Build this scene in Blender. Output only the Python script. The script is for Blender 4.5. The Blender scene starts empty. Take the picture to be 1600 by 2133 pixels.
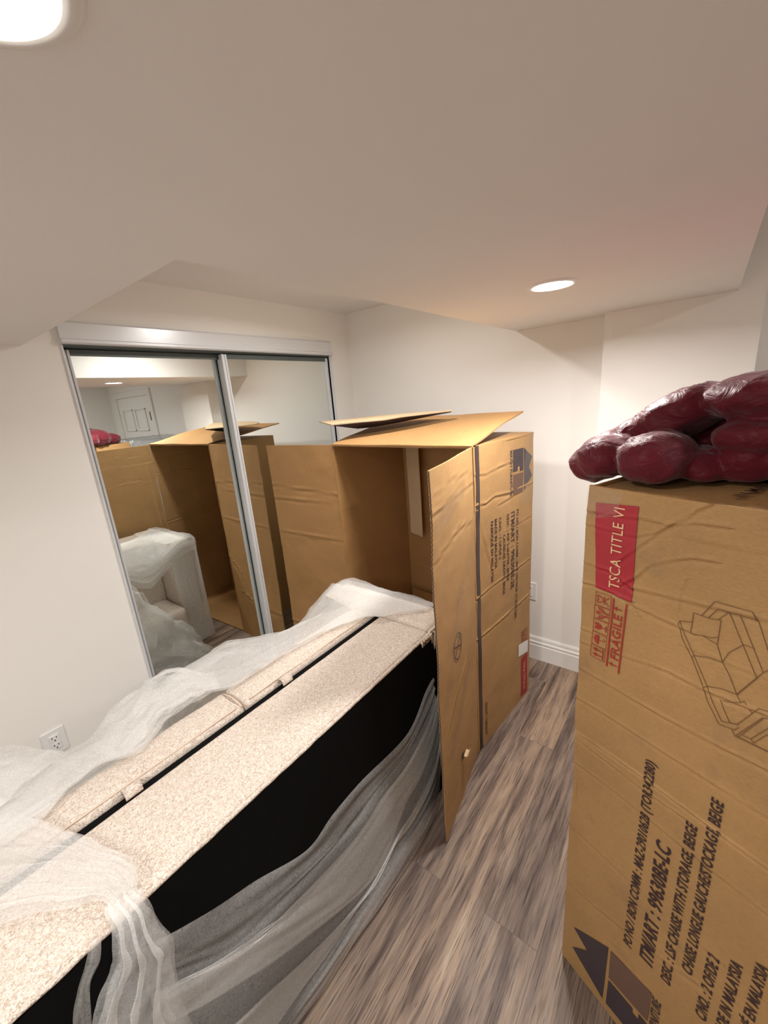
import bpy, bmesh, math, random
from mathutils import Vector, Matrix, noise
random.seed(7)
S = bpy.context.scene
COL = S.collection

# ------------------------------------------------------------------ camera, world, exposure, lights
HC = 1.65
cam_d = bpy.data.cameras.new('camera')
cam = bpy.data.objects.new('camera', cam_d)
COL.objects.link(cam)
S.camera = cam
cam_d.sensor_fit = 'VERTICAL'
cam_d.sensor_height = 36.0
cam_d.lens = 848.48 / 2133.0 * 36.0
cam_d.clip_start = 0.02
XW = Vector((0.60535129, -0.25787129, 0.75302869))   # world axes seen from the camera (right, down, forward)
YW = Vector((-0.79217828, -0.10309433, 0.60151902))
ZW = Vector((-0.0774815, -0.96066329, -0.26668832))
right = Vector((XW.x, YW.x, ZW.x)); down = Vector((XW.y, YW.y, ZW.y)); fwd = Vector((XW.z, YW.z, ZW.z))
cam.matrix_world = Matrix(((right.x, -down.x, -fwd.x, 0), (right.y, -down.y, -fwd.y, 0), (right.z, -down.z, -fwd.z, HC), (0, 0, 0, 1)))

S.view_settings.view_transform = 'Standard'
S.view_settings.look = 'None'
S.view_settings.gamma = 1.0
S.view_settings.use_curve_mapping = False
S.view_settings.exposure = 0.62
S.cycles.use_denoising = True
S.cycles.transparent_max_bounces = 28
S.cycles.max_bounces = 10
S.cycles.diffuse_bounces = 6
S.cycles.glossy_bounces = 6
S.cycles.transmission_bounces = 8
S.cycles.sample_clamp_indirect = 6.0
S.cycles.blur_glossy = 0.3

world = bpy.data.worlds.new('world')
S.world = world
world.use_nodes = True
world.node_tree.nodes['Background'].inputs[0].default_value = (0.9, 0.92, 1.0, 1)
world.node_tree.nodes['Background'].inputs[1].default_value = 0.05

LAMP_W = (10.0, 3.4, 14.5, 6.5, 9.5)      # far lamp, overhead lamp, added unseen fill lamps: left, raised recess, back of the room
LAMP_COL = (1.0, 0.965, 0.925)
LENS_E = 14.0

# ------------------------------------------------------------------ helpers
def link(o, parent=None):
    COL.objects.link(o)
    if parent is not None:
        o.parent = parent
    return o

def thing(name, label, cat, loc=(0, 0, 0), group=None):
    o = bpy.data.objects.new(name, None)
    o.empty_display_size = 0.05
    o.location = loc
    link(o)
    o['label'] = label; o['category'] = cat
    if group: o['group'] = group
    return o

def tag(o, label, cat, group=None):
    o['label'] = label; o['category'] = cat
    if group: o['group'] = group
    return o

def root_loc(p):
    v = Vector((0, 0, 0))
    while p is not None:
        v += p.location
        p = p.parent
    return v

def mk(name, verts, faces, mat, parent=None, smooth=False, label=None, loc=None):
    """one mesh object; verts in world coordinates"""
    org = root_loc(parent) if parent is not None else Vector((0, 0, 0))
    own = Vector(loc) if loc is not None else Vector((0, 0, 0))
    me = bpy.data.meshes.new(name)
    me.from_pydata([(v[0] - org.x - own.x, v[1] - org.y - own.y, v[2] - org.z - own.z) for v in verts], [], faces)
    me.validate(); me.update()
    if mat is not None:
        for m in (mat if isinstance(mat, (list, tuple)) else [mat]):
            me.materials.append(m)
    if smooth:
        for p in me.polygons: p.use_smooth = True
    o = bpy.data.objects.new(name, me)
    o.location = own
    link(o, parent)
    if label: o['label'] = label
    return o

def from_bm(name, bm, mat, parent=None, smooth=False, label=None):
    bmesh.ops.recalc_face_normals(bm, faces=bm.faces[:])
    bm.verts.ensure_lookup_table(); bm.verts.index_update()
    vs = [v.co.copy() for v in bm.verts]
    fs = [[v.index for v in f.verts] for f in bm.faces]
    bm.free()
    return mk(name, vs, fs, mat, parent, smooth, label)

def bm_box(bm, lo, hi, bevel=0.0, seg=2):
    r = bmesh.ops.create_cube(bm, size=1.0)
    vs = r['verts']
    for v in vs:
        v.co = Vector((lo[i] + (v.co[i] + 0.5) * (hi[i] - lo[i]) for i in range(3)))
    if bevel > 0:
        es = list({e for v in vs for e in v.link_edges})
        bmesh.ops.bevel(bm, geom=es, offset=bevel, segments=seg, profile=0.5, affect='EDGES')

def boxes(name, lst, mat, parent=None, bevel=0.0, seg=2, label=None, smooth=False):
    bm = bmesh.new()
    for lo, hi in lst:
        bm_box(bm, lo, hi, bevel, seg)
    return from_bm(name, bm, mat, parent, smooth, label)

def structure(o, label=None, cat=None):
    o['kind'] = 'structure'
    if label: o['label'] = label
    if cat: o['category'] = cat
    return o

def tube_mesh(pts, r, n=8, closed=False, taper=None):
    vs, fs = [], []
    m = len(pts)
    pts = [Vector(p) for p in pts]
    for i, p in enumerate(pts):
        a = pts[(i - 1) % m] if (closed or i > 0) else pts[i]
        b = pts[(i + 1) % m] if (closed or i < m - 1) else pts[i]
        t = (b - a).normalized()
        u = t.cross(Vector((0, 0, 1)))
        if u.length < 0.2: u = t.cross(Vector((0, 1, 0)))
        u.normalize(); w = t.cross(u)
        rr = r * (taper[i] if taper else 1)
        for k in range(n):
            an = 2 * math.pi * k / n
            vs.append(p + u * math.cos(an) * rr + w * math.sin(an) * rr)
    for i in range(m if closed else m - 1):
        j = (i + 1) % m
        for k in range(n):
            l = (k + 1) % n
            fs.append((i * n + k, i * n + l, j * n + l, j * n + k))
    if not closed:
        fs.append(tuple(range(n))[::-1]); fs.append(tuple((m - 1) * n + k for k in range(n)))
    return vs, fs

def cat_rom(pts, n):
    """resample a polyline as a Catmull-Rom spline with n points"""
    pts = [Vector(p) for p in pts]
    m = len(pts) - 1
    out = []
    for i in range(n):
        t = i / (n - 1) * m
        k = min(int(t), m - 1); f = t - k
        p0 = pts[max(k - 1, 0)]; p1 = pts[k]; p2 = pts[k + 1]; p3 = pts[min(k + 2, m)]
        out.append(0.5 * ((2 * p1) + (p2 - p0) * f + (2 * p0 - 5 * p1 + 4 * p2 - p3) * f * f + (3 * p1 - p0 - 3 * p2 + p3) * f ** 3))
    return out

# ------------------------------------------------------------------ materials
def new_mat(name):
    m = bpy.data.materials.new(name)
    m.use_nodes = True
    nt = m.node_tree
    return m, nt, nt.nodes['Principled BSDF']

def nd(nt, t, **kw):
    n = nt.nodes.new(t)
    for k, v in kw.items():
        if k in n.inputs: n.inputs[k].default_value = v
        else: setattr(n, k, v)
    return n

def plain(name, col, rough=0.6, metal=0.0, spec=0.5):
    m, nt, b = new_mat(name)
    b.inputs['Base Color'].default_value = (*col, 1)
    b.inputs['Roughness'].default_value = rough
    b.inputs['Metallic'].default_value = metal
    b.inputs['Specular IOR Level'].default_value = spec
    # a faint tooth so that no surface is perfectly even
    tc = nd(nt, 'ShaderNodeTexCoord'); nz = nd(nt, 'ShaderNodeTexNoise'); nz.inputs['Scale'].default_value = 180
    nt.links.new(tc.outputs['Object'], nz.inputs['Vector'])
    bp = nd(nt, 'ShaderNodeBump'); bp.inputs['Strength'].default_value = 0.04; bp.inputs['Distance'].default_value = 0.002
    nt.links.new(nz.outputs['Fac'], bp.inputs['Height']); nt.links.new(bp.outputs['Normal'], b.inputs['Normal'])
    return m

def ramp(nt, stops):
    r = nd(nt, 'ShaderNodeValToRGB')
    e = r.color_ramp.elements
    while len(e) < len(stops): e.new(0.5)
    for i, (p, c) in enumerate(stops):
        e[i].position = p; e[i].color = (*c, 1)
    return r

def mat_wall(name, col):
    m, nt, b = new_mat(name)
    tc = nd(nt, 'ShaderNodeTexCoord')
    nz = nd(nt, 'ShaderNodeTexNoise'); nz.inputs['Scale'].default_value = 2.0; nz.inputs['Detail'].default_value = 3
    nt.links.new(tc.outputs['Object'], nz.inputs['Vector'])
    r = ramp(nt, [(0.3, [c * 0.975 for c in col]), (0.7, col)])
    nt.links.new(nz.outputs['Fac'], r.inputs['Fac']); nt.links.new(r.outputs['Color'], b.inputs['Base Color'])
    n2 = nd(nt, 'ShaderNodeTexNoise'); n2.inputs['Scale'].default_value = 260
    nt.links.new(tc.outputs['Object'], n2.inputs['Vector'])
    bp = nd(nt, 'ShaderNodeBump'); bp.inputs['Strength'].default_value = 0.05; bp.inputs['Distance'].default_value = 0.002
    nt.links.new(n2.outputs['Fac'], bp.inputs['Height']); nt.links.new(bp.outputs['Normal'], b.inputs['Normal'])
    b.inputs['Roughness'].default_value = 0.75
    b.inputs['Specular IOR Level'].default_value = 0.25
    return m

def mat_floor():
    m, nt, b = new_mat('wood plank')
    L = nt.links.new
    tc = nd(nt, 'ShaderNodeTexCoord')
    mp = nd(nt, 'ShaderNodeMapping'); mp.inputs['Location'].default_value = (0.35, -0.07, 0)
    L(tc.outputs['Object'], mp.inputs['Vector'])
    br = nd(nt, 'ShaderNodeTexBrick', offset=0.37, offset_frequency=2)
    br.inputs['Color1'].default_value = (0, 0, 0, 1); br.inputs['Color2'].default_value = (1, 1, 1, 1)
    br.inputs['Mortar'].default_value = (0.5, 0.5, 0.5, 1)
    br.inputs['Scale'].default_value = 1.0; br.inputs['Mortar Size'].default_value = 0.0008
    br.inputs['Brick Width'].default_value = 1.22; br.inputs['Row Height'].default_value = 0.168
    L(mp.outputs['Vector'], br.inputs['Vector'])
    # grain, shifted per plank
    sh = nd(nt, 'ShaderNodeVectorMath', operation='MULTIPLY_ADD')
    sh.inputs[1].default_value = (7.0, 3.0, 5.0)
    L(br.outputs['Color'], sh.inputs[0]); L(mp.outputs['Vector'], sh.inputs[2])
    st = nd(nt, 'ShaderNodeMapping'); st.inputs['Scale'].default_value = (1.0, 12.0, 1.0)
    L(sh.outputs['Vector'], st.inputs['Vector'])
    g1 = nd(nt, 'ShaderNodeTexNoise'); g1.inputs['Scale'].default_value = 1.6; g1.inputs['Detail'].default_value = 9; g1.inputs['Roughness'].default_value = 0.62; g1.inputs['Distortion'].default_value = 0.5
    L(st.outputs['Vector'], g1.inputs['Vector'])
    st2 = nd(nt, 'ShaderNodeMapping'); st2.inputs['Scale'].default_value = (4.0, 130.0, 1.0)
    L(sh.outputs['Vector'], st2.inputs['Vector'])
    g2 = nd(nt, 'ShaderNodeTexNoise'); g2.inputs['Scale'].default_value = 2.2; g2.inputs['Detail'].default_value = 6; g2.inputs['Distortion'].default_value = 0.8
    L(st2.outputs['Vector'], g2.inputs['Vector'])
    r1 = ramp(nt, [(0.30, (0.070, 0.049, 0.041)), (0.42, (0.165, 0.121, 0.100)), (0.52, (0.285, 0.218, 0.177)), (0.59, (0.350, 0.265, 0.195)), (0.70, (0.43, 0.37, 0.32))])
    L(g1.outputs['Fac'], r1.inputs['Fac'])
    r2 = ramp(nt, [(0.33, (0.22, 0.19, 0.18)), (0.45, (0.88, 0.87, 0.86)), (0.6, (1.0, 1.0, 1.0)), (0.72, (1.25, 1.24, 1.22))])
    L(g2.outputs['Fac'], r2.inputs['Fac'])
    mx = nd(nt, 'ShaderNodeMix', data_type='RGBA', blend_type='MULTIPLY'); mx.inputs[0].default_value = 0.9
    L(r1.outputs['Color'], mx.inputs[6]); L(r2.outputs['Color'], mx.inputs[7])
    # plank to plank tint
    r3 = ramp(nt, [(0.0, (0.76, 0.74, 0.75)), (0.5, (1.0, 0.97, 0.94)), (1.0, (1.18, 1.10, 1.0))])
    L(br.outputs['Color'], r3.inputs['Fac'])
    m2 = nd(nt, 'ShaderNodeMix', data_type='RGBA', blend_type='MULTIPLY'); m2.inputs[0].default_value = 1.0
    L(mx.outputs[2], m2.inputs[6]); L(r3.outputs['Color'], m2.inputs[7])
    # knots
    kn = nd(nt, 'ShaderNodeMapping'); kn.inputs['Scale'].default_value = (2.6, 6.5, 1.0)
    L(mp.outputs['Vector'], kn.inputs['Vector'])
    vo = nd(nt, 'ShaderNodeTexVoronoi'); vo.inputs['Scale'].default_value = 1.0; vo.inputs['Randomness'].default_value = 1.0
    L(kn.outputs['Vector'], vo.inputs['Vector'])
    kr = ramp(nt, [(0.0, (0.35, 0.3, 0.28)), (0.05, (0.8, 0.75, 0.72)), (0.09, (1, 1, 1))])
    L(vo.outputs['Distance'], kr.inputs['Fac'])
    m3 = nd(nt, 'ShaderNodeMix', data_type='RGBA', blend_type='MULTIPLY'); m3.inputs[0].default_value = 0.8
    L(m2.outputs[2], m3.inputs[6]); L(kr.outputs['Color'], m3.inputs[7])
    # joints
    m4 = nd(nt, 'ShaderNodeMix', data_type='RGBA'); m4.inputs[7].default_value = (0.11, 0.083, 0.072, 1)
    L(br.outputs['Fac'], m4.inputs[0]); L(m3.outputs[2], m4.inputs[6])
    L(m4.outputs[2], b.inputs['Base Color'])
    b.inputs['Roughness'].default_value = 0.5
    b.inputs['Specular IOR Level'].default_value = 0.35
    bp = nd(nt, 'ShaderNodeBump'); bp.inputs['Strength'].default_value = 0.25; bp.inputs['Distance'].default_value = 0.003
    L(g2.outputs['Fac'], bp.inputs['Height']); L(bp.outputs['Normal'], b.inputs['Normal'])
    return m

def mat_cardboard(name, col, dark=0.8, scuff=0.0):
    m, nt, b = new_mat(name)
    L = nt.links.new
    tc = nd(nt, 'ShaderNodeTexCoord')
    n1 = nd(nt, 'ShaderNodeTexNoise'); n1.inputs['Scale'].default_value = 4.5; n1.inputs['Detail'].default_value = 6; n1.inputs['Roughness'].default_value = 0.6
    L(tc.outputs['Object'], n1.inputs['Vector'])
    r1 = ramp(nt, [(0.3, [c * dark for c in col]), (0.65, col)])
    L(n1.outputs['Fac'], r1.inputs['Fac'])
    # paper fibres
    mp = nd(nt, 'ShaderNodeMapping'); mp.inputs['Scale'].default_value = (120, 120, 700)
    L(tc.outputs['Object'], mp.inputs['Vector'])
    n2 = nd(nt, 'ShaderNodeTexNoise'); n2.inputs['Scale'].default_value = 1.0; n2.inputs['Detail'].default_value = 3
    L(mp.outputs['Vector'], n2.inputs['Vector'])
    r2 = ramp(nt, [(0.3, (0.86, 0.85, 0.83)), (0.7, (1.06, 1.06, 1.05))])
    L(n2.outputs['Fac'], r2.inputs['Fac'])
    mx = nd(nt, 'ShaderNodeMix', data_type='RGBA', blend_type='MULTIPLY'); mx.inputs[0].default_value = 1.0
    L(r1.outputs['Color'], mx.inputs[6]); L(r2.outputs['Color'], mx.inputs[7])
    last = mx.outputs[2]
    if scuff > 0:   # rubbed grey dirt marks
        n3 = nd(nt, 'ShaderNodeTexNoise'); n3.inputs['Scale'].default_value = 6.0; n3.inputs['Detail'].default_value = 10; n3.inputs['Roughness'].default_value = 0.75
        mp3 = nd(nt, 'ShaderNodeMapping'); mp3.inputs['Location'].default_value = (3.1, 1.7, 0.4)
        L(tc.outputs['Object'], mp3.inputs['Vector']); L(mp3.outputs['Vector'], n3.inputs['Vector'])
        r3 = ramp(nt, [(0.56, (0, 0, 0)), (0.72, (scuff, scuff, scuff))])
        L(n3.outputs['Fac'], r3.inputs['Fac'])
        m3 = nd(nt, 'ShaderNodeMix', data_type='RGBA'); m3.inputs[7].default_value = (0.20, 0.13, 0.08, 1)
        L(r3.outputs['Color'], m3.inputs[0]); L(last, m3.inputs[6])
        last = m3.outputs[2]
    L(last, b.inputs['Base Color'])
    # flutes and soft buckles
    wv = nd(nt, 'ShaderNodeTexWave', bands_direction='Z'); wv.inputs['Scale'].default_value = 40; wv.inputs['Distortion'].default_value = 0.6
    L(tc.outputs['Object'], wv.inputs['Vector'])
    n4 = nd(nt, 'ShaderNodeTexNoise'); n4.inputs['Scale'].default_value = 9; n4.inputs['Detail'].default_value = 4
    L(tc.outputs['Object'], n4.inputs['Vector'])
    b1 = nd(nt, 'ShaderNodeBump'); b1.inputs['Strength'].default_value = 0.035; b1.inputs['Distance'].default_value = 0.002
    L(wv.outputs['Fac'], b1.inputs['Height'])
    b2 = nd(nt, 'ShaderNodeBump'); b2.inputs['Strength'].default_value = 0.18; b2.inputs['Distance'].default_value = 0.01
    L(n4.outputs['Fac'], b2.inputs['Height']); L(b1.outputs['Normal'], b2.inputs['Normal'])
    L(b2.outputs['Normal'], b.inputs['Normal'])
    b.inputs['Roughness'].default_value = 0.62
    b.inputs['Specular IOR Level'].default_value = 0.3
    return m

def mat_boucle():
    m, nt, b = new_mat('beige boucle fabric')
    L = nt.links.new
    tc = nd(nt, 'ShaderNodeTexCoord')
    n1 = nd(nt, 'ShaderNodeTexNoise'); n1.inputs['Scale'].default_value = 185; n1.inputs['Detail'].default_value = 2; n1.inputs['Distortion'].default_value = 1.6
    L(tc.outputs['Object'], n1.inputs['Vector'])
    r1 = ramp(nt, [(0.36, (0.47, 0.375, 0.31)), (0.46, (0.59, 0.50, 0.43)), (0.56, (0.69, 0.615, 0.545)), (0.7, (0.74, 0.68, 0.615))])
    L(n1.outputs['Fac'], r1.inputs['Fac'])
    L(r1.outputs['Color'], b.inputs['Base Color'])
    v = nd(nt, 'ShaderNodeTexVoronoi'); v.inputs['Scale'].default_value = 260
    L(tc.outputs['Object'], v.inputs['Vector'])
    ad = nd(nt, 'ShaderNodeMath', operation='ADD')
    L(n1.outputs['Fac'], ad.inputs[0]); L(v.outputs['Distance'], ad.inputs[1])
    bp = nd(nt, 'ShaderNodeBump'); bp.inputs['Strength'].default_value = 0.55; bp.inputs['Distance'].default_value = 0.003
    L(ad.outputs['Value'], bp.inputs['Height']); L(bp.outputs['Normal'], b.inputs['Normal'])
    b.inputs['Roughness'].default_value = 0.95
    b.inputs['Specular IOR Level'].default_value = 0.1
    return m

def mat_gauze():
    """thin nonwoven wrapping: mostly open, white fibres"""
    m = bpy.data.materials.new('white nonwoven gauze'); m.use_nodes = True
    nt = m.node_tree; nt.nodes.clear(); L = nt.links.new
    out = nd(nt, 'ShaderNodeOutputMaterial')
    tc = nd(nt, 'ShaderNodeTexCoord')
    mp = nd(nt, 'ShaderNodeMapping'); mp.inputs['Scale'].default_value = (110, 170, 170)
    L(tc.outputs['Object'], mp.inputs['Vector'])
    n1 = nd(nt, 'ShaderNodeTexNoise'); n1.inputs['Scale'].default_value = 1.0; n1.inputs['Detail'].default_value = 8; n1.inputs['Roughness'].default_value = 0.7; n1.inputs['Distortion'].default_value = 2.0
    L(mp.outputs['Vector'], n1.inputs['Vector'])
    mr = nd(nt, 'ShaderNodeMapRange'); mr.inputs['From Min'].default_value = 0.3; mr.inputs['From Max'].default_value = 0.7; mr.inputs['To Min'].default_value = 0.20; mr.inputs['To Max'].default_value = 0.53
    L(n1.outputs['Fac'], mr.inputs['Value'])
    df = nd(nt, 'ShaderNodeBsdfDiffuse'); df.inputs['Color'].default_value = (0.90, 0.90, 0.89, 1)
    tl = nd(nt, 'ShaderNodeBsdfTranslucent'); tl.inputs['Color'].default_value = (0.90, 0.90, 0.89, 1)
    cl = nd(nt, 'ShaderNodeMixShader'); cl.inputs[0].default_value = 0.35
    L(df.outputs[0], cl.inputs[1]); L(tl.outputs[0], cl.inputs[2])
    tr = nd(nt, 'ShaderNodeBsdfTransparent')
    mx = nd(nt, 'ShaderNodeMixShader')
    L(mr.outputs['Result'], mx.inputs[0]); L(tr.outputs[0], mx.inputs[1]); L(cl.outputs[0], mx.inputs[2])
    L(mx.outputs[0], out.inputs[0])
    return m

def mat_clear_film(name, tint=(1, 1, 1), op=0.12):
    m = bpy.data.materials.new(name); m.use_nodes = True
    nt = m.node_tree; nt.nodes.clear(); L = nt.links.new
    out = nd(nt, 'ShaderNodeOutputMaterial')
    tr = nd(nt, 'ShaderNodeBsdfTransparent'); tr.inputs['Color'].default_value = (*tint, 1)
    gl = nd(nt, 'ShaderNodeBsdfGlossy'); gl.inputs['Roughness'].default_value = 0.26; gl.inputs['Color'].default_value = (1, 1, 1, 1)
    tc = nd(nt, 'ShaderNodeTexCoord'); nz = nd(nt, 'ShaderNodeTexNoise'); nz.inputs['Scale'].default_value = 45; nz.inputs['Detail'].default_value = 3
    L(tc.outputs['Object'], nz.inputs['Vector'])
    bp = nd(nt, 'ShaderNodeBump'); bp.inputs['Strength'].default_value = 0.5; bp.inputs['Distance'].default_value = 0.008
    L(nz.outputs['Fac'], bp.inputs['Height']); L(bp.outputs['Normal'], gl.inputs['Normal'])
    mx = nd(nt, 'ShaderNodeMixShader'); mx.inputs[0].default_value = op
    L(tr.outputs[0], mx.inputs[1]); L(gl.outputs[0], mx.inputs[2]); L(mx.outputs[0], out.inputs[0])
    return m

def mat_emit(name, col, s):
    m = bpy.data.materials.new(name); m.use_nodes = True
    nt = m.node_tree; nt.nodes.clear()
    out = nd(nt, 'ShaderNodeOutputMaterial'); e = nd(nt, 'ShaderNodeEmission')
    e.inputs[0].default_value = (*col, 1); e.inputs[1].default_value = s
    nt.links.new(e.outputs[0], out.inputs[0])
    return m

def mat_down():
    m, nt, b = new_mat('burgundy quilted nylon')
    L = nt.links.new
    tc = nd(nt, 'ShaderNodeTexCoord')
    n1 = nd(nt, 'ShaderNodeTexNoise'); n1.inputs['Scale'].default_value = 22; n1.inputs['Detail'].default_value = 5; n1.inputs['Distortion'].default_value = 1.0
    mp = nd(nt, 'ShaderNodeMapping'); mp.inputs['Scale'].default_value = (1.0, 1.0, 1.6)
    L(tc.outputs['Object'], mp.inputs['Vector']); L(mp.outputs['Vector'], n1.inputs['Vector'])
    r = ramp(nt, [(0.3, (0.090, 0.0055, 0.0125)), (0.7, (0.122, 0.008, 0.0170))])
    L(n1.outputs['Fac'], r.inputs['Fac']); L(r.outputs['Color'], b.inputs['Base Color'])
    bp = nd(nt, 'ShaderNodeBump'); bp.inputs['Strength'].default_value = 0.75; bp.inputs['Distance'].default_value = 0.012
    L(n1.outputs['Fac'], bp.inputs['Height']); L(bp.outputs['Normal'], b.inputs['Normal'])
    b.inputs['Roughness'].default_value = 0.48
    b.inputs['Specular IOR Level'].default_value = 0.18
    b.inputs['Sheen Weight'].default_value = 0.15
    return m

M_wall = mat_wall('warm white wall paint', (0.86, 0.845, 0.815))
M_ceil = mat_wall('flat ceiling paint', (0.83, 0.815, 0.795))
M_floor = mat_floor()
M_card = mat_cardboard('kraft cardboard', (0.45, 0.268, 0.114), 0.86, 0.25)
M_card2 = mat_cardboard('worn kraft cardboard', (0.44, 0.258, 0.108), 0.84, 0.45)
M_cardin = mat_cardboard('plain kraft inside', (0.44, 0.245, 0.098), 0.9)
M_cardlt = mat_cardboard('pale kraft strip', (0.60, 0.45, 0.28), 0.9)
M_boucle = mat_boucle()
M_pipe = plain('beige seam cord', (0.62, 0.50, 0.40), 0.9)
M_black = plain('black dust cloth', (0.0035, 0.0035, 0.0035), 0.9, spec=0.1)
M_gauze = mat_gauze()
M_white = plain('white semigloss trim', (0.82, 0.81, 0.79), 0.35)
M_plate = plain('white plastic', (0.80, 0.80, 0.80), 0.3)
M_slot = plain('dark slot', (0.02, 0.02, 0.02), 0.5)
M_alu = plain('white enamelled aluminium', (0.72, 0.74, 0.77), 0.28, 0.15)
M_dkalu = plain('grey shadow channel', (0.09, 0.11, 0.11), 0.4)
M_mirror = plain('silvered mirror glass', (0.80, 0.835, 0.815), 0.0, 1.0)
for n_ in list(M_mirror.node_tree.links):
    if n_.to_socket.name == 'Normal': M_mirror.node_tree.links.remove(n_)
M_ink = plain('dark brown print ink', (0.045, 0.022, 0.022), 0.6)
M_ink2_shade = plain('dark plum ink and flap shade', (0.05, 0.035, 0.042), 0.6)
M_inkbr = plain('washed brown print ink', (0.15, 0.082, 0.058), 0.6)
M_red = plain('red print ink', (0.36, 0.018, 0.028), 0.55)
M_redtxt = plain('pale lettering', (0.72, 0.50, 0.28), 0.6)
M_redink = plain('brick red ink', (0.33, 0.035, 0.02), 0.6)
M_line = plain('thin brown drawing ink', (0.16, 0.075, 0.03), 0.6)
M_strap = plain('dark brown strap', (0.042, 0.022, 0.022), 0.35)
M_tape = mat_clear_film('clear packing tape', (0.97, 0.96, 0.94), 0.09)
M_film = mat_clear_film('clear plastic film', (0.93, 0.95, 0.97), 0.30)
M_blue = plain('blue printed wrap', (0.10, 0.17, 0.33), 0.5)
M_pale = plain('pale grey padding', (0.55, 0.57, 0.60), 0.8)
M_down = mat_down()
M_lens = mat_emit('lit lamp lens', (1.0, 0.93, 0.84), LENS_E)
M_chrome = plain('steel', (0.6, 0.6, 0.6), 0.3, 1.0)

# ------------------------------------------------------------------ room shell
YM, XB = 2.02, 2.29
structure(boxes('floor', [((-1.7, -2.3, -0.05), (2.45, 2.25, 0))], M_floor), 'grey brown wood plank floor', 'floor')
structure(boxes('ceiling', [((-1.7, -0.05, 1.94), (2.45, 0.84, 2.45)), ((-1.7, 0.84, 1.94), (0.475, 2.25, 2.45)),
                            ((0.475, 0.84, 2.226), (2.45, 2.25, 2.45)), ((-1.7, -2.3, 2.32), (2.45, -0.05, 2.45))], M_ceil),
          'low white ceiling bulkhead with a raised recess before the mirrors', 'ceiling')
structure(boxes('wall_left', [((-1.7, YM, 0), (0.604, 2.14, 2.3)), ((0.604, YM, 1.972), (2.074, 2.14, 2.3)), ((2.074, YM, 0), (2.45, 2.14, 2.3)),
                              ((0.55, 2.135, 0), (2.2, 2.2, 2.0))], M_wall), 'white wall around the mirrored closet', 'wall')
structure(boxes('wall_back', [((XB, 0.40, 0), (2.45, 2.14, 2.3)), ((2.18, -0.13, 0), (2.45, 0.40, 2.4)), ((2.27, -2.3, 0), (2.45, -0.13, 2.4))], M_wall),
          'white far wall with a shallow step', 'wall')
structure(boxes('wall_right', [((-1.7, -2.3, 0), (2.27, -2.2, 2.4))], M_wall), 'white wall behind the tall boxes', 'wall')
structure(boxes('wall_front', [((-1.7, -2.2, 0), (-1.6, 2.02, 2.4))], M_wall), 'white wall behind the camera', 'wall')

def baseboard(name, a, b, n):
    """moulded skirting from a to b standing off along n"""
    a = Vector((*a, 0)); b = Vector((*b, 0)); n = Vector((*n, 0))
    prof = [(0, 0), (0.016, 0), (0.016, 0.098), (0.0125, 0.102), (0.0125, 0.110), (0.015, 0.113), (0.015, 0.119), (0.009, 0.128), (0.009, 0.142), (0.005, 0.153), (0, 0.153)]
    vs = [p + n * d + Vector((0, 0, z)) for p in (a, b) for d, z in prof]
    k = len(prof)
    fs = [(i, (i + 1) % k, k + (i + 1) % k, k + i) for i in range(k)] + [tuple(range(k))[::-1], tuple(range(k, 2 * k))]
    return structure(mk(name, vs, fs, M_white), 'white moulded skirting board', 'skirting')
baseboard('baseboard_back', (XB, 2.02), (XB, 0.40), (-1, 0))
baseboard('baseboard_right', (2.18, 0.416), (2.18, -0.13), (-1, 0))
baseboard('baseboard_left', (-1.6, YM), (0.59, YM), (0, -1))

# closet track and mirrored sliding doors
def track():
    prof = [(2.02, 1.952), (1.996, 1.952), (1.990, 1.958), (1.990, 1.968), (1.997, 1.972), (1.997, 2.030), (2.003, 2.038), (2.02, 2.040)]
    x0, x1 = 0.598, 2.086
    k = len(prof)
    vs = [(x, y, z) for x in (x0, x1) for y, z in prof]
    fs = [(i, (i + 1) % k, k + (i + 1) % k, k + i) for i in range(k)] + [tuple(range(k))[::-1], tuple(range(k, 2 * k))]
    o = mk('trim_1', vs, fs, M_alu)
    boxes('track_channel', [((0.604, 2.02, 1.945), (2.074, 2.11, 1.972))], M_dkalu, o)
    boxes('jamb_liner', [((0.598, 2.012, 0.0), (0.604, 2.12, 1.95)), ((2.074, 2.008, 0.0), (2.088, 2.12, 1.95))], M_alu, o)
    return structure(o, 'white metal header track above the mirrored doors', 'track')
track()
def mirror_door(name, x0, x1, y, label):
    o = boxes(name, [((x0 + 0.012, y, 0.035), (x1 - 0.012, y + 0.006, 1.925))], M_mirror)
    boxes('stile', [((x0, y - 0.016, 0.02), (x0 + 0.012, y + 0.010, 1.94)), ((x0 + 0.012, y - 0.009, 0.02), (x0 + 0.020, y + 0.004, 1.94)), ((x0 + 0.020, y - 0.014, 0.02), (x0 + 0.030, y + 0.008, 1.94))], M_alu, o, bevel=0.002)
    boxes('stile', [((x1 - 0.018, y - 0.012, 0.02), (x1, y + 0.010, 1.94))], M_alu, o, bevel=0.002)
    boxes('rail', [((x0 + 0.01, y - 0.006, 1.918), (x1 - 0.01, y + 0.008, 1.942))], M_dkalu, o)
    boxes('rail', [((x0 + 0.01, y - 0.010, 0.012), (x1 - 0.01, y + 0.010, 0.045))], M_alu, o)
    return structure(o, label, 'mirror door')
mirror_door('door_1', 0.606, 1.32, 2.078, 'left mirrored sliding door, set back behind the other one')
mirror_door('door_2', 1.292, 2.072, 2.042, 'right mirrored sliding door with bright aluminium edge')

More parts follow.
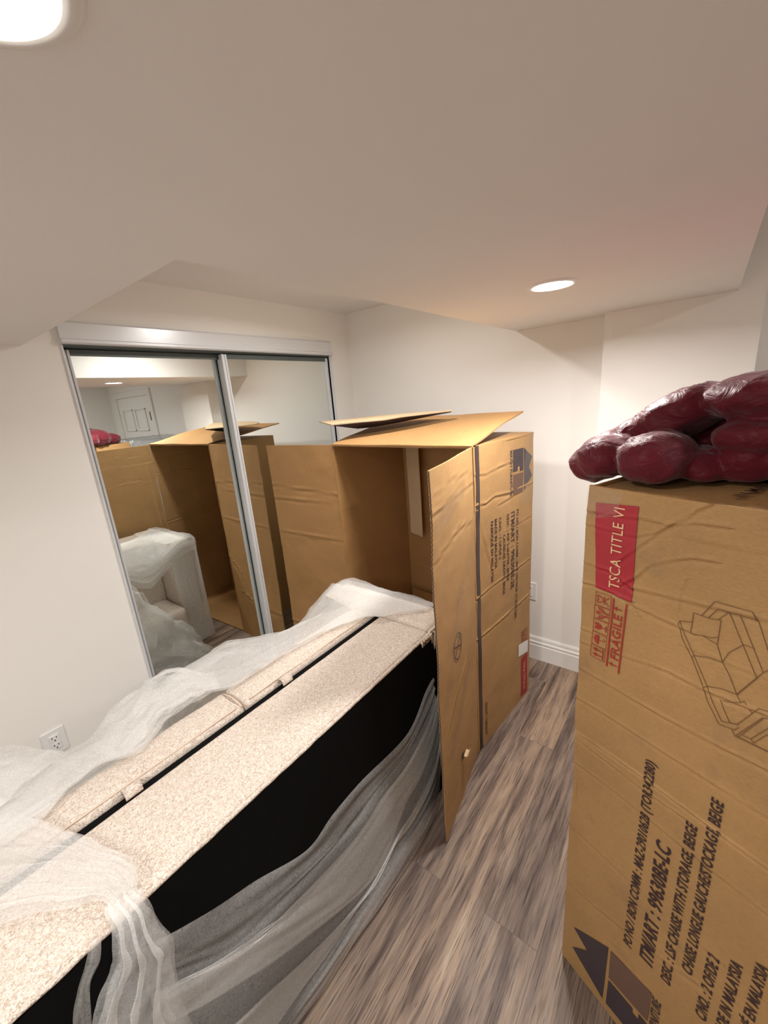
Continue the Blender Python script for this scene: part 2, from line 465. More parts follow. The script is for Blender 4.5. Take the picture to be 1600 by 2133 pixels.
def panel_door():
    x = 2.27
    y0, y1, zt = -1.93, -1.05, 1.90
    o = boxes('door_3', [((x - 0.012, y0, 0.01), (x - 0.001, y1, zt))], M_white)
    w = (y1 - y0)
    pl = []
    for (a, b) in ((0.13, 0.46), (0.54, 0.87)):
        for (c, d) in ((0.08, 0.40), (0.47, 0.73), (0.79, 0.93)):
            pl.append(((x - 0.018, y0 + a * w, c * zt), (x - 0.011, y0 + b * w, d * zt)))
    for lo, hi in pl:
        e = 0.016
        rp = boxes('raised_panel', [((x - 0.017, lo[1] + 0.035, lo[2] + 0.035), (x - 0.011, hi[1] - 0.035, hi[2] - 0.035))], M_white, o, bevel=0.003)
        boxes('moulding', [((x - 0.026, lo[1], lo[2]), (x - 0.011, lo[1] + e, hi[2])), ((x - 0.026, hi[1] - e, lo[2]), (x - 0.011, hi[1], hi[2])), ((x - 0.026, lo[1], lo[2]), (x - 0.011, hi[1], lo[2] + e)), ((x - 0.026, lo[1], hi[2] - e), (x - 0.011, hi[1], hi[2]))], M_white, rp, bevel=0.004)
    boxes('casing', [((x - 0.02, y0 - 0.09, 0), (x, y0 - 0.012, zt + 0.02)), ((x - 0.02, y1 + 0.012, 0), (x, y1 + 0.09, zt + 0.02)), ((x - 0.02, y0 - 0.09, zt + 0.014), (x, y1 + 0.09, zt + 0.09))], M_white, o, bevel=0.004)
    boxes('hinge', [((x - 0.024, y1 - 0.004, 1.62), (x - 0.012, y1 + 0.012, 1.72))], M_dkalu, o)
    boxes('hinge', [((x - 0.024, y1 - 0.004, 0.22), (x - 0.012, y1 + 0.012, 0.32))], M_dkalu, o)
    structure(o, 'white six panel door seen in the mirror', 'door')
panel_door()

# recessed lamps: two visible, then three added for fill
def pot_light(x, y, label, watt, zc=1.94):
    t = thing('ceiling_light', label, 'light', (x, y, zc), 'recessed lights in the low ceiling')
    n = 48
    prof = [(0.056, -0.0005), (0.058, -0.0055), (0.067, -0.005), (0.0715, -0.002), (0.073, 0.0)]
    vs, fs = [], []
    for i in range(n):
        a = 2 * math.pi * i / n
        for r, z in prof: vs.append((x + r * math.cos(a), y + r * math.sin(a), zc + z))
    k = len(prof)
    for i in range(n):
        j = (i + 1) % n
        for q in range(k - 1): fs.append((i * k + q, j * k + q, j * k + q + 1, i * k + q + 1))
    mk('trim_ring', vs, fs, M_white, t, True)
    vs = [(x + 0.060 * math.cos(2 * math.pi * i / n), y + 0.060 * math.sin(2 * math.pi * i / n), zc - 0.0035) for i in range(n)]
    mk('lens', vs, [tuple(range(n))[::-1]], M_lens, t)
    ld = bpy.data.lights.new('lamp', 'AREA'); ld.shape = 'DISK'; ld.size = 0.10
    ld.spread = math.radians(166); ld.energy = watt; ld.color = LAMP_COL
    lo = bpy.data.objects.new('lamp', ld); link(lo, t)
    lo.location = (0, 0, -0.0085)
pot_light(1.40, 0.405, 'lit round recessed light in the ceiling by the far wall', LAMP_W[0])
pot_light(0.116, 0.407, 'lit round recessed light at the top left corner, partly cut off', LAMP_W[1])
pot_light(-0.95, 0.41, 'added round fill light out of view at the near end of the ceiling', LAMP_W[2])  # added lamp, evens out the light from the left
pot_light(1.33, 1.25, 'added round fill light up in the raised recess, hidden by the bulkhead', LAMP_W[3], 2.226)  # added lamp, brightens the recess and the header track
pot_light(0.95, -1.30, 'added round fill light at the back of the room, out of view', LAMP_W[4], 2.32)  # added lamp, fills the back of the room and its door

# wall outlets
def outlet(c, ux, n, label):
    c = Vector(c); ux = Vector(ux); n = Vector(n); uz = Vector((0, 0, 1))
    t = thing('wall_outlet', label, 'outlet', c)
    def slab(name, w, h, d0, d1, mat, parent, cx=0, cz=0, bev=0.0):
        bm = bmesh.new()
        bm_box(bm, (cx - w / 2, cz - h / 2, d0), (cx + w / 2, cz + h / 2, d1), bev)
        for v in bm.verts: v.co = c + ux * v.co.x + uz * v.co.y + n * v.co.z
        return from_bm(name, bm, mat, parent)
    slab('cover_plate', 0.078, 0.115, 0.0, 0.006, M_plate, t, bev=0.003)
    slab('insert', 0.036, 0.070, 0.0055, 0.0085, M_plate, t, bev=0.001)
    for sz in (-1, 1):
        f = slab('receptacle', 0.030, 0.030, 0.008, 0.0095, M_plate, t, 0, sz * 0.0175, 0.001)
        bm = bmesh.new()
        bm_box(bm, (-0.0085, sz * 0.0175 + 0.001, 0.0094), (-0.006, sz * 0.0175 + 0.010, 0.0100))
        bm_box(bm, (0.006, sz * 0.0175 + 0.001, 0.0094), (0.0085, sz * 0.0175 + 0.009, 0.0100))
        bm_box(bm, (-0.0025, sz * 0.0175 - 0.010, 0.0094), (0.0025, sz * 0.0175 - 0.005, 0.0100))
        for v in bm.verts: v.co = c + ux * v.co.x + uz * v.co.y + n * v.co.z
        from_bm('slots', bm, M_slot, f)
    return t
outlet((0.203, YM, 0.378), (1, 0, 0), (0, -1, 0), 'white wall outlet low on the left wall beside the mirrored closet')
outlet((XB, 0.742, 0.457), (0, -1, 0), (-1, 0, 0), 'white wall outlet half hidden behind the open cardboard box')

# ------------------------------------------------------------------ cardboard panels
def seg_dist(p, a, b):
    ax, ay = a; bx, by = b; px, py = p
    dx, dy = bx - ax, by - ay
    t = ((px - ax) * dx + (py - ay) * dy) / (dx * dx + dy * dy + 1e-12)
    t = max(0, min(1, t))
    qx, qy = ax + t * dx - px, ay + t * dy - py
    side = dx * (py - ay) - dy * (px - ax)
    return math.hypot(qx, qy), (1 if side > 0 else -1), t

def crease_disp(creases):
    """creases: list of (polyline, amplitude, width): a pressed fold, high on one side and low on the other"""
    prep = [(pl, amp, w, min(p[1] for p in pl) - 4 * w, max(p[1] for p in pl) + 4 * w, min(p[0] for p in pl) - 4 * w, max(p[0] for p in pl) + 4 * w) for pl, amp, w in creases]
    def f(u, v):
        d = 0.0
        for pl, amp, w, va, vb, ua, ub in prep:
            if v < va or v > vb or u < ua or u > ub: continue
            best = (9, 1, 0)
            for a, b in zip(pl, pl[1:]):
                r = seg_dist((u, v), a, b)
                if r[0] < best[0]: best = r
            if best[0] < w * 4:
                q = best[0] / w
                fade = min(1.0, 0.35 + 1.1 * abs(noise.noise(Vector((u * 9, v * 9, 4.4)))) * 2)
                d += amp * fade * best[1] * q * math.exp(0.5 - 0.5 * q * q)
        d += 0.003 * noise.noise(Vector((u * 5, v * 5, 1.3))) + 0.0012 * noise.noise(Vector((u * 16, v * 16, 7.3)))
        return d
    return f

def panel(name, P00, P10, P01, P11, inward, th, nu, nv, mat, parent, disp=None, size=None, label=None, us=None):
    """a board: outer face between four corners, thickness along inward; disp(u,v) in metres pushes outward"""
    P00, P10, P01, P11, inward = map(Vector, (P00, P10, P01, P11, inward))
    inward.normalize()
    W = (P10 - P00).length if size is None else size[0]; H = (P01 - P00).length if size is None else size[1]
    vs, fs = [], []
    dc = {}
    if us is None: us = [i / nu for i in range(nu + 1)]
    nu = len(us) - 1
    for side in (0, 1):
        for j in range(nv + 1):
            for i in range(nu + 1):
                s, t = us[i], j / nv
                p = (P00 * (1 - s) + P10 * s) * (1 - t) + (P01 * (1 - s) + P11 * s) * t
                if side == 0: dc[(i, j)] = disp(s * W, t * H) if disp else 0.0
                d = dc[(i, j)]
                vs.append(p - inward * d + inward * (th * side))
    n1 = (nu + 1) * (nv + 1)
    idx = lambda s, i, j: s * n1 + j * (nu + 1) + i
    for j in range(nv):
        for i in range(nu):
            fs.append((idx(0, i, j), idx(0, i + 1, j), idx(0, i + 1, j + 1), idx(0, i, j + 1)))
            fs.append((idx(1, i, j), idx(1, i, j + 1), idx(1, i + 1, j + 1), idx(1, i + 1, j)))
    for i in range(nu):
        fs.append((idx(0, i, 0), idx(1, i, 0), idx(1, i + 1, 0), idx(0, i + 1, 0)))
        fs.append((idx(0, i, nv), idx(0, i + 1, nv), idx(1, i + 1, nv), idx(1, i, nv)))
    for j in range(nv):
        fs.append((idx(0, 0, j), idx(0, 0, j + 1), idx(1, 0, j + 1), idx(1, 0, j)))
        fs.append((idx(0, nu, j), idx(1, nu, j), idx(1, nu, j + 1), idx(0, nu, j + 1)))
    bm = bmesh.new()
    bv = [bm.verts.new(v) for v in vs]
    for f in fs: bm.faces.new([bv[k] for k in f])
    return from_bm(name, bm, mat, parent, label=label)

class Face:
    """a printed face: origin, direction of u along the floor, outward normal, displacement"""
    def __init__(s, A, d, n, disp, off=0.0012):
        s.A = Vector(A); s.d = Vector(d).normalized(); s.n = Vector(n).normalized(); s.disp = disp; s.off = off
    def at(s, u, v, extra=0.0):
        return s.A + s.d * u + Vector((0, 0, v)) + s.n * ((s.disp(u, v) if s.disp else 0) + s.off + extra)

_cap = [None]
def glyphs(body, bold=0.012):
    cu = bpy.data.curves.new('t', 'FONT')
    cu.body = body; cu.fill_mode = 'BOTH'; cu.resolution_u = 3; cu.offset = bold; cu.space_character = 1.06
    o = bpy.data.objects.new('t', cu); COL.objects.link(o)
    bpy.context.view_layer.update()
    dg = bpy.context.evaluated_depsgraph_get()
    me = bpy.data.meshes.new_from_object(o.evaluated_get(dg))
    vs = [(v.co.x, v.co.y) for v in me.vertices]
    fs = [tuple(p.vertices) for p in me.polygons]
    bpy.data.objects.remove(o); bpy.data.curves.remove(cu); bpy.data.meshes.remove(me)
    return vs, fs

class Print:
    """collects flat print in (u,v) and builds one mesh on a face"""
    def __init__(s, face, turn):
        s.f = face; s.turn = turn; s.v = []; s.q = []
    def raw(s, vs, fs, extra=0.0):
        o = len(s.v)
        s.v += [s.f.at(u, v, extra) for u, v in vs]
        s.q += [tuple(o + k for k in f) for f in fs]
    def text(s, body, u_base, v0, length, cap, bold=0.012, extra=0.0):
        vs, fs = glyphs(body, bold)
        if _cap[0] is None:
            hv, _ = glyphs('H', 0.0)
            _cap[0] = max(p[1] for p in hv)
        x0 = min(p[0] for p in vs); x1 = max(p[0] for p in vs)
        kx = length / (x1 - x0); ky = cap / _cap[0]
        if s.turn > 0: uv = [(u_base - y * ky, v0 + (x - x0) * kx) for x, y in vs]     # reads upwards, tops to the left
        else: uv = [(u_base + y * ky, v0 - (x - x0) * kx) for x, y in vs]              # reads downwards, tops to the right
        s.raw(uv, fs, extra)
    def poly(s, pts, extra=0.0):
        s.raw(pts, [tuple(range(len(pts)))], extra)
    def grid(s, a, b, c, d, n=10, m=10, extra=0.0):
        """quad a-b (bottom) to d-c (top)"""
        vs = []
        for j in range(m + 1):
            for i in range(n + 1):
                p, q = i / n, j / m
                vs.append(tuple((a[k] * (1 - p) + b[k] * p) * (1 - q) + (d[k] * (1 - p) + c[k] * p) * q for k in (0, 1)))
        fs = [(j * (n + 1) + i, j * (n + 1) + i + 1, (j + 1) * (n + 1) + i + 1, (j + 1) * (n + 1) + i) for j in range(m) for i in range(n)]
        s.raw(vs, fs, extra)
    def line(s, pts, w, extra=0.0):
        fine = []
        for a, b in zip(pts, pts[1:]):
            n = max(1, int(math.hypot(b[0] - a[0], b[1] - a[1]) / 0.012))
            for i in range(n): fine.append((a[0] + (b[0] - a[0]) * i / n, a[1] + (b[1] - a[1]) * i / n))
        fine.append(pts[-1])
        for a, b in zip(fine, fine[1:]):
            dx, dy = b[0] - a[0], b[1] - a[1]
            l = math.hypot(dx, dy) or 1
            nx, ny = -dy / l * w / 2, dx / l * w / 2
            ex, ey = dx / l * w * 0.3, dy / l * w * 0.3
            s.raw([(a[0] + nx - ex, a[1] + ny - ey), (b[0] + nx + ex, b[1] + ny + ey), (b[0] - nx + ex, b[1] - ny + ey), (a[0] - nx - ex, a[1] - ny - ey)], [(0, 1, 2, 3)], extra)
    def text_part(s, parent, mat, label, *args, **kw):
        q = Print(s.f, s.turn); q.text(*args, **kw)
        q.build('printed_line', mat, parent, label)
    def build(s, name, mat, parent, label=None):
        return mk(name, s.v, s.q, mat, parent, label=label)

# ------------------------------------------------------------------ open box in the middle
ZT = 1.446
def wob(seed, amp=0.004, creases=()):
    cd = crease_disp(list(creases))
    return lambda u, v: amp * noise.noise(Vector((u * 3.1 + seed, v * 2.7, seed))) + cd(u, v)

def open_box():
    hR = Vector((1.440, 0.691, 0)); fR = Vector((1.973, 0.635, 0)); hL = Vector((1.486, 1.488, 0)); fL = Vector((2.020, 1.430, 0))
    up = Vector((0, 0, ZT))
    t = thing('cardboard_box', 'tall open cardboard box standing on end before the far wall, flaps spread', 'box', (1.73, 1.06, 0))
    d = (fR - hR).normalized(); n = Vector((d.y, -d.x, 0))
    cr = [([(0.0, 1.335), (0.09, 1.325), (0.2, 1.335), (0.42, 1.34)], 0.0016, 0.006), ([(0.02, 1.21), (0.09, 1.20), (0.16, 1.215), (0.3, 1.20), (0.53, 1.20)], 0.0022, 0.006),
          ([(0.02, 1.18), (0.07, 1.06), (0.12, 0.93)], 0.0018, 0.008), ([(0.2, 1.17), (0.5, 1.19)], 0.0012, 0.006), ([(0.0, 0.80), (0.2, 0.81), (0.53, 0.805)], 0.0025, 0.005),
          ([(0.0, 0.60), (0.25, 0.60), (0.53, 0.605)], 0.0035, 0.005), ([(0.25, 1.03), (0.53, 1.035)], 0.001, 0.006)]
    fdisp = wob(2.0, 0.003, cr)
    panel('printed_side', hR, fR, hR + up, fR + up, -n, 0.006, 60, 260, M_card, t, fdisp)
    n2 = -n
    panel('plain_side', hL, fL, hL + up, fL + up, -n2, 0.006, 24, 60, M_cardin, t, wob(5.0, 0.003))
    nb = (fR - fL).normalized().cross(Vector((0, 0, 1)))
    nb = Vector((0.996, 0.06, 0))
    panel('end_side', fR + n * -0.007, fL + n * 0.007, fR + n * -0.007 + up, fL + n * 0.007 + up, -nb, 0.006, 24, 60, M_cardin, t, wob(8.0, 0.003, [([(0.0, 0.62), (0.8, 0.62)], 0.002, 0.006), ([(0.0, 1.14), (0.8, 1.13)], 0.002, 0.006)]))
    # floor of the box and closed top
    zz = Vector((0, 0, 0.004))
    panel('bottom_side', hR + zz + n * -0.008, fR + zz + Vector((-0.008, 0.008, 0)), hL + zz + n * 0.008, fL + zz + Vector((-0.008, -0.008, 0)), (0, 0, 1), 0.006, 8, 12, M_cardin, t)
    tz = Vector((0, 0, ZT + 0.003))
    panel('top_side', hR + tz, fR + tz, hL + tz, fL + tz, (0, 0, -1), 0.006, 16, 24, M_card, t, lambda u, v: 0.004 * noise.noise(Vector((u * 4, v * 4, 3))) - 0.004)
    # side flap swung open towards the camera
    tip = Vector((0.995, 0.616, 0))
    dd = (hR - tip).normalized(); nn = Vector((dd.y, -dd.x, 0))
    Wf = (hR - tip).length
    fl = panel('side_flap', tip + Vector((0, 0, 0.002)), hR + dd * -0.004 + Vector((0, 0, 0.002)), tip + Vector((0, 0, 1.440)), hR + dd * -0.004 + Vector((0, 0, 1.446)), -nn, 0.007, 36, 100, M_card, t,
               wob(11.0, 0.005, [([(0.0, 1.30), (0.15, 1.31), (0.44, 1.30)], 0.002, 0.006), ([(0.03, 1.36), (0.2, 1.37), (0.43, 1.35)], 0.0015, 0.006), ([(0.0, 1.14), (0.25, 1.18), (0.44, 1.15)], 0.0018, 0.008), ([(0.395, 1.44), (0.40, 0.8), (0.395, 0.0)], -0.002, 0.008), ([(0.03, 0.42), (0.15, 0.52), (0.3, 0.60)], 0.002, 0.01)]))
    F2 = Face(tip, dd, nn, wob(11.0, 0.005), 0.003)
    # corrugated cut edge of the flap
    vs, fs = [], []
    N = 240
    for i in range(N + 1):
        z = 0.004 + 1.434 * i / N
        o = 0.0022 * math.sin(i * 2.4) + 0.004 * noise.noise(Vector((3, 2, z * 4)))
        c = tip - nn * 0.0035 + Vector((0, 0, z)) + nn * wob(11.0, 0.005)(0, z)
        vs += [c - dd * 0.0012 + nn * (o * 0.8 + 0.0014), c - dd * 0.0012 + nn * (o * 0.8 - 0.0014)]
    fs = [(2 * i, 2 * i + 1, 2 * i + 3, 2 * i + 2) for i in range(N)]
    mk('fluted_edge', vs, fs, M_ink2_shade, fl)
    p = Print(F2, -1)
    cx, cz = 0.190, 0.742
    ring = [(cx + 0.041 * math.cos(a), cz + 0.052 * math.sin(a)) for a in [2 * math.pi * i / 36 for i in range(37)]]
    p.line(ring, 0.005); p.line([(cx - 0.026, cz - 0.036), (cx + 0.028, cz + 0.040)], 0.005); p.line([(cx - 0.036, cz + 0.012), (cx + 0.036, cz - 0.016)], 0.005)
    p.build('circled_cross_mark', M_ink, fl, 'dark circled cross printed mark')
    # clear tape pieces on the flap
    p = Print(F2, -1)
    p.grid((0.02, 1.23), (0.34, 1.30), (0.34, 1.365), (0.02, 1.30), 8, 4, 0.0008)
    p.build('packing_tape', M_tape, fl, 'clear packing tape with rubbed glare')
    p = Print(F2, -1)
    p.grid((0.05, 0.30), (0.10, 0.30), (0.36, 0.58), (0.31, 0.62), 6, 10, 0.0008)
    p.build('packing_tape', M_tape, fl, 'clear packing tape with rubbed glare')
    p = Print(F2, -1)
    p.grid((0.02, 0.56), (0.08, 0.56), (0.30, 0.93), (0.24, 0.98), 6, 10, 0.0011)
    p.build('packing_tape', M_tape, fl, 'clear packing tape with rubbed glare')
    # torn hand hole with a curled tab
    p = Print(F2, -1)
    p.poly([(0.196, 0.196), (0.222, 0.192), (0.226, 0.222), (0.200, 0.226)], 0.0004)
    p.build('punched_hole', M_slot, fl)
    vs, fs = [], []
    for i in range(7):
        a = -0.5 + i / 6 * 2.4
        for q in (0.198, 0.236):
            vs.append(F2.at(q, 0.232 - 0.006 - 0.014 * math.cos(a) + 0.012, 0.004 + 0.013 * math.sin(a) + 0.008))
    fs = [(2 * i, 2 * i + 1, 2 * i + 3, 2 * i + 2) for i in range(6)]
    mk('torn_tab', vs, fs, M_cardlt, fl)
    # flap swung towards the mirrors
    lt = Vector((1.458, 1.988, 0))
    dl = (lt - hL).normalized(); nl = Vector((-dl.y, dl.x, 0)) * 1.0
    if nl.x > 0: nl = -nl
    jag = lambda u, v: 0.0
    panel('side_flap', hL + Vector((0, 0, 0.002)), lt + Vector((0.0, 0, 0.002)), hL + up, lt + up + Vector((0, 0.006, -0.002)), -nl, 0.006, 30, 90, M_cardin, t,
          wob(17.0, 0.005, [([(0.0, 1.14), (0.5, 1.13)], 0.003, 0.006), ([(0.0, 1.18), (0.5, 1.21)], 0.002, 0.006), ([(0.0, 0.93), (0.25, 0.925), (0.5, 0.93)], 0.003, 0.006), ([(0.0, 0.62), (0.12, 0.52), (0.2, 0.40), (0.3, 0.30)], 0.003, 0.012), ([(0.1, 0.36), (0.3, 0.30), (0.5, 0.31)], 0.003, 0.008)]))
    # top flap folded back over the box
    panel('top_flap', hR + Vector((-0.004, 0.004, ZT + 0.006)), (1.985, 0.690, 1.545), hL + Vector((-0.004, 0.0, ZT + 0.004)), (2.040, 1.500, 1.535), (0, 0, -1), 0.006, 24, 30, M_cardin, t,
          lambda u, v: 0.010 * math.sin(u / 0.55 * math.pi) * 0.4 + 0.004 * noise.noise(Vector((u * 5, v * 4, 9))), (0.55, 0.8))
    rows = [[(1.654, 1.739, 1.55), (1.797, 1.591, 1.552), (1.863, 1.433, 1.558), (1.888, 1.224, 1.563), (1.849, 0.996, 1.567)],
            [(1.488, 1.482, 1.542), (1.564, 1.356, 1.547), (1.624, 1.251, 1.55), (1.715, 1.141, 1.56), (1.848, 0.998, 1.566)],
            [(1.667, 1.466, 1.508), (1.709, 1.417, 1.51), (1.757, 1.324, 1.519), (1.845, 1.198, 1.537), (1.891, 1.024, 1.56)]]
    rr = [cat_rom(r, 21) for r in rows]
    vs, fs = [], []
    for k, r in enumerate(rr):
        for i, q in enumerate(r): vs.append(q + Vector((0, 0, 0.002 * noise.noise(q * 9))))
    for i in range(20): fs.append((i, i + 1, 21 + i + 1, 21 + i))
    under = [(i, i + 1, 21 + i + 1, 21 + i) for i in range(20)]
    tf = mk('torn_flap', vs[:42], fs, M_cardlt, t, label='pale torn flap curling over the top')
    sm = tf.modifiers.new('thick', 'SOLIDIFY'); sm.thickness = 0.005
    mk('flap_underside', [v - Vector((0, 0, 0.001)) for v in vs[21:]], under, M_ink2_shade, tf, label='underside of the torn flap, its shade put into a dark colour')  # shade between the flaps is put into this dark colour
    # inside: loose liner strip and the bottom inner flap
    a, b = Vector((1.93, 1.345, 0)), Vector((1.93, 1.262, 0))
    panel('liner_strip', a + Vector((0, 0, 0.86)), b + Vector((0, 0, 0.84)), a + Vector((0.0, 0, 1.43)), b + Vector((0.0, 0, 1.43)), (1, 0, 0), 0.005, 4, 16, M_cardlt, t, wob(3, 0.004), label='pale loose strip hanging inside')
    panel('inner_flap', fR + Vector((-0.06, 0.03, 0.008)), fL + Vector((-0.06, -0.03, 0.008)), fR + Vector((-0.035, 0.03, 0.42)), fL + Vector((-0.035, -0.03, 0.455)), (1, 0, 0), 0.005, 8, 8, M_cardin, t)
    # strap around the front edge
    F = Face(hR, d, n, fdisp, 0.0012)
    p = Print(F, -1)
    vs = []
    for i in range(61):
        v = 0.003 + (ZT - 0.001) * i / 60
        du = 0.003 * noise.noise(Vector((2, 2, v * 2)))
        vs += [(0.010 + du, v), (0.037 + du, v)]
    p.raw(vs, [(2 * i, 2 * i + 1, 2 * i + 3, 2 * i + 2) for i in range(60)], 0.0006)
    p.build('binding_strap', M_strap, t, 'dark binding strap along the front edge')
    boxes('binding_strap', [((1.4505, 0.688, ZT + 0.0045), (1.4765, 0.78, ZT + 0.0060))], M_strap, t)
    # printing
    p = Print(F, -1)
    p.text_part(t, M_ink, 'dark sideways shipping text', 'PO NO / BON COMM : MAZ-29010628 (TOR342280)', 0.361, 1.108, 0.572, 0.021)
    p.text_part(t, M_ink, 'dark sideways shipping text', 'ITM/ART : 99630BE-2R', 0.309, 1.108, 0.388, 0.033, 0.02)
    p.text_part(t, M_ink, 'dark sideways shipping text', 'DESC. : RSF 2-SEATER, BEIGE', 0.268, 1.109, 0.328, 0.0195, 0.018)
    p.text_part(t, M_ink, 'dark sideways shipping text', 'CAUSEUSE DROITE, BEIGE', 0.233, 1.022, 0.296, 0.0195, 0.018)
    p.text_part(t, M_ink, 'dark sideways shipping text', 'C/NO. : 1 OF/DE 2', 0.196, 1.112, 0.196, 0.0195, 0.018)
    p.text_part(t, M_ink, 'dark sideways shipping text', 'MADE IN MALAYSIA', 0.160, 1.115, 0.231, 0.0195, 0.018)
    p.text_part(t, M_ink, 'dark sideways shipping text', 'FABRIQU\u00c9 EN MALAYSIA', 0.128, 1.113, 0.286, 0.0195, 0.018)
    p.text_part(t, M_ink, 'dark sideways shipping text', 'FRONT / DEVANT', 0.062, 0.232, 0.185, 0.019, 0.01)
    p = Print(F, -1)
    p.poly([(0.432, 1.386), (0.521, 1.333), (0.486, 1.290), (0.521, 1.241), (0.436, 1.183)])
    p.poly([(0.328, 1.389), (0.426, 1.387), (0.426, 1.284), (0.392, 1.284), (0.392, 1.309), (0.372, 1.309), (0.372, 1.290), (0.328, 1.290)])
    p.text('MAZIN FURNITURE', 0.300, 1.390, 0.207, 0.0205, 0.018)
    p.build('printed_logo', M_ink2_shade, t, 'dark house shaped logo with lettering')
    p = Print(F, -1)
    p.poly([(0.330, 1.278), (0.427, 1.274), (0.427, 1.181), (0.330, 1.184)])
    p.build('printed_logo', M_inkbr, t, 'brown lower square of the logo')
    p = Print(F, -1)
    p.grid((0.437, 0.020), (0.510, 0.018), (0.510, 0.262), (0.437, 0.262), 4, 6)
    p.build('red_label', M_red, t, 'red label block with pale lettering')
    p = Print(F, -1)
    p.text('TSCA TITLE VI', 0.462, 0.225, 0.17, 0.022, 0.008, 0.0008)
    p.build('label_lettering', M_redtxt, t)
    p = Print(F, -1)
    p.text('FRAGILE', 0.448, 0.418, 0.13, 0.018, 0.015)
    p.line([(0.442, 0.425), (0.442, 0.278)], 0.003); p.line([(0.471, 0.425), (0.471, 0.278)], 0.003)
    for k in range(5):
        v = 0.425 - k * 0.030
        p.line([(0.478, v), (0.506, v), (0.506, v - 0.028), (0.478, v - 0.028), (0.478, v)], 0.0015)
        p.line([(0.484, v - 0.014), (0.501, v - 0.014)], 0.005)
    p.build('handling_symbols', M_redink, t, 'red fragile lettering and symbols')
    p = Print(F, -1)
    p.grid((0.402, 0.295), (0.512, 0.270), (0.512, 0.343), (0.402, 0.366), 6, 4, 0.0012)
    p.build('paper_sticker', M_plate, t, 'small white paper sticker')
    p = Print(F, -1)
    p.grid((0.40, 1.12), (0.532, 1.12), (0.532, 1.445), (0.46, 1.445), 8, 10, 0.0016)
    p.build('packing_tape', M_tape, t)
    # tape over the top edge
    tp = Vector((0, 0, ZT + 0.0085))
    mk('packing_tape', [hR + d * 0.08 + tp, fR + d * 0.004 + tp, fR + Vector((0.01, 0.12, 0)) + tp, hR + d * 0.18 + Vector((0, 0.12, 0)) + tp], [(0, 1, 2, 3)], M_tape, t)
open_box()

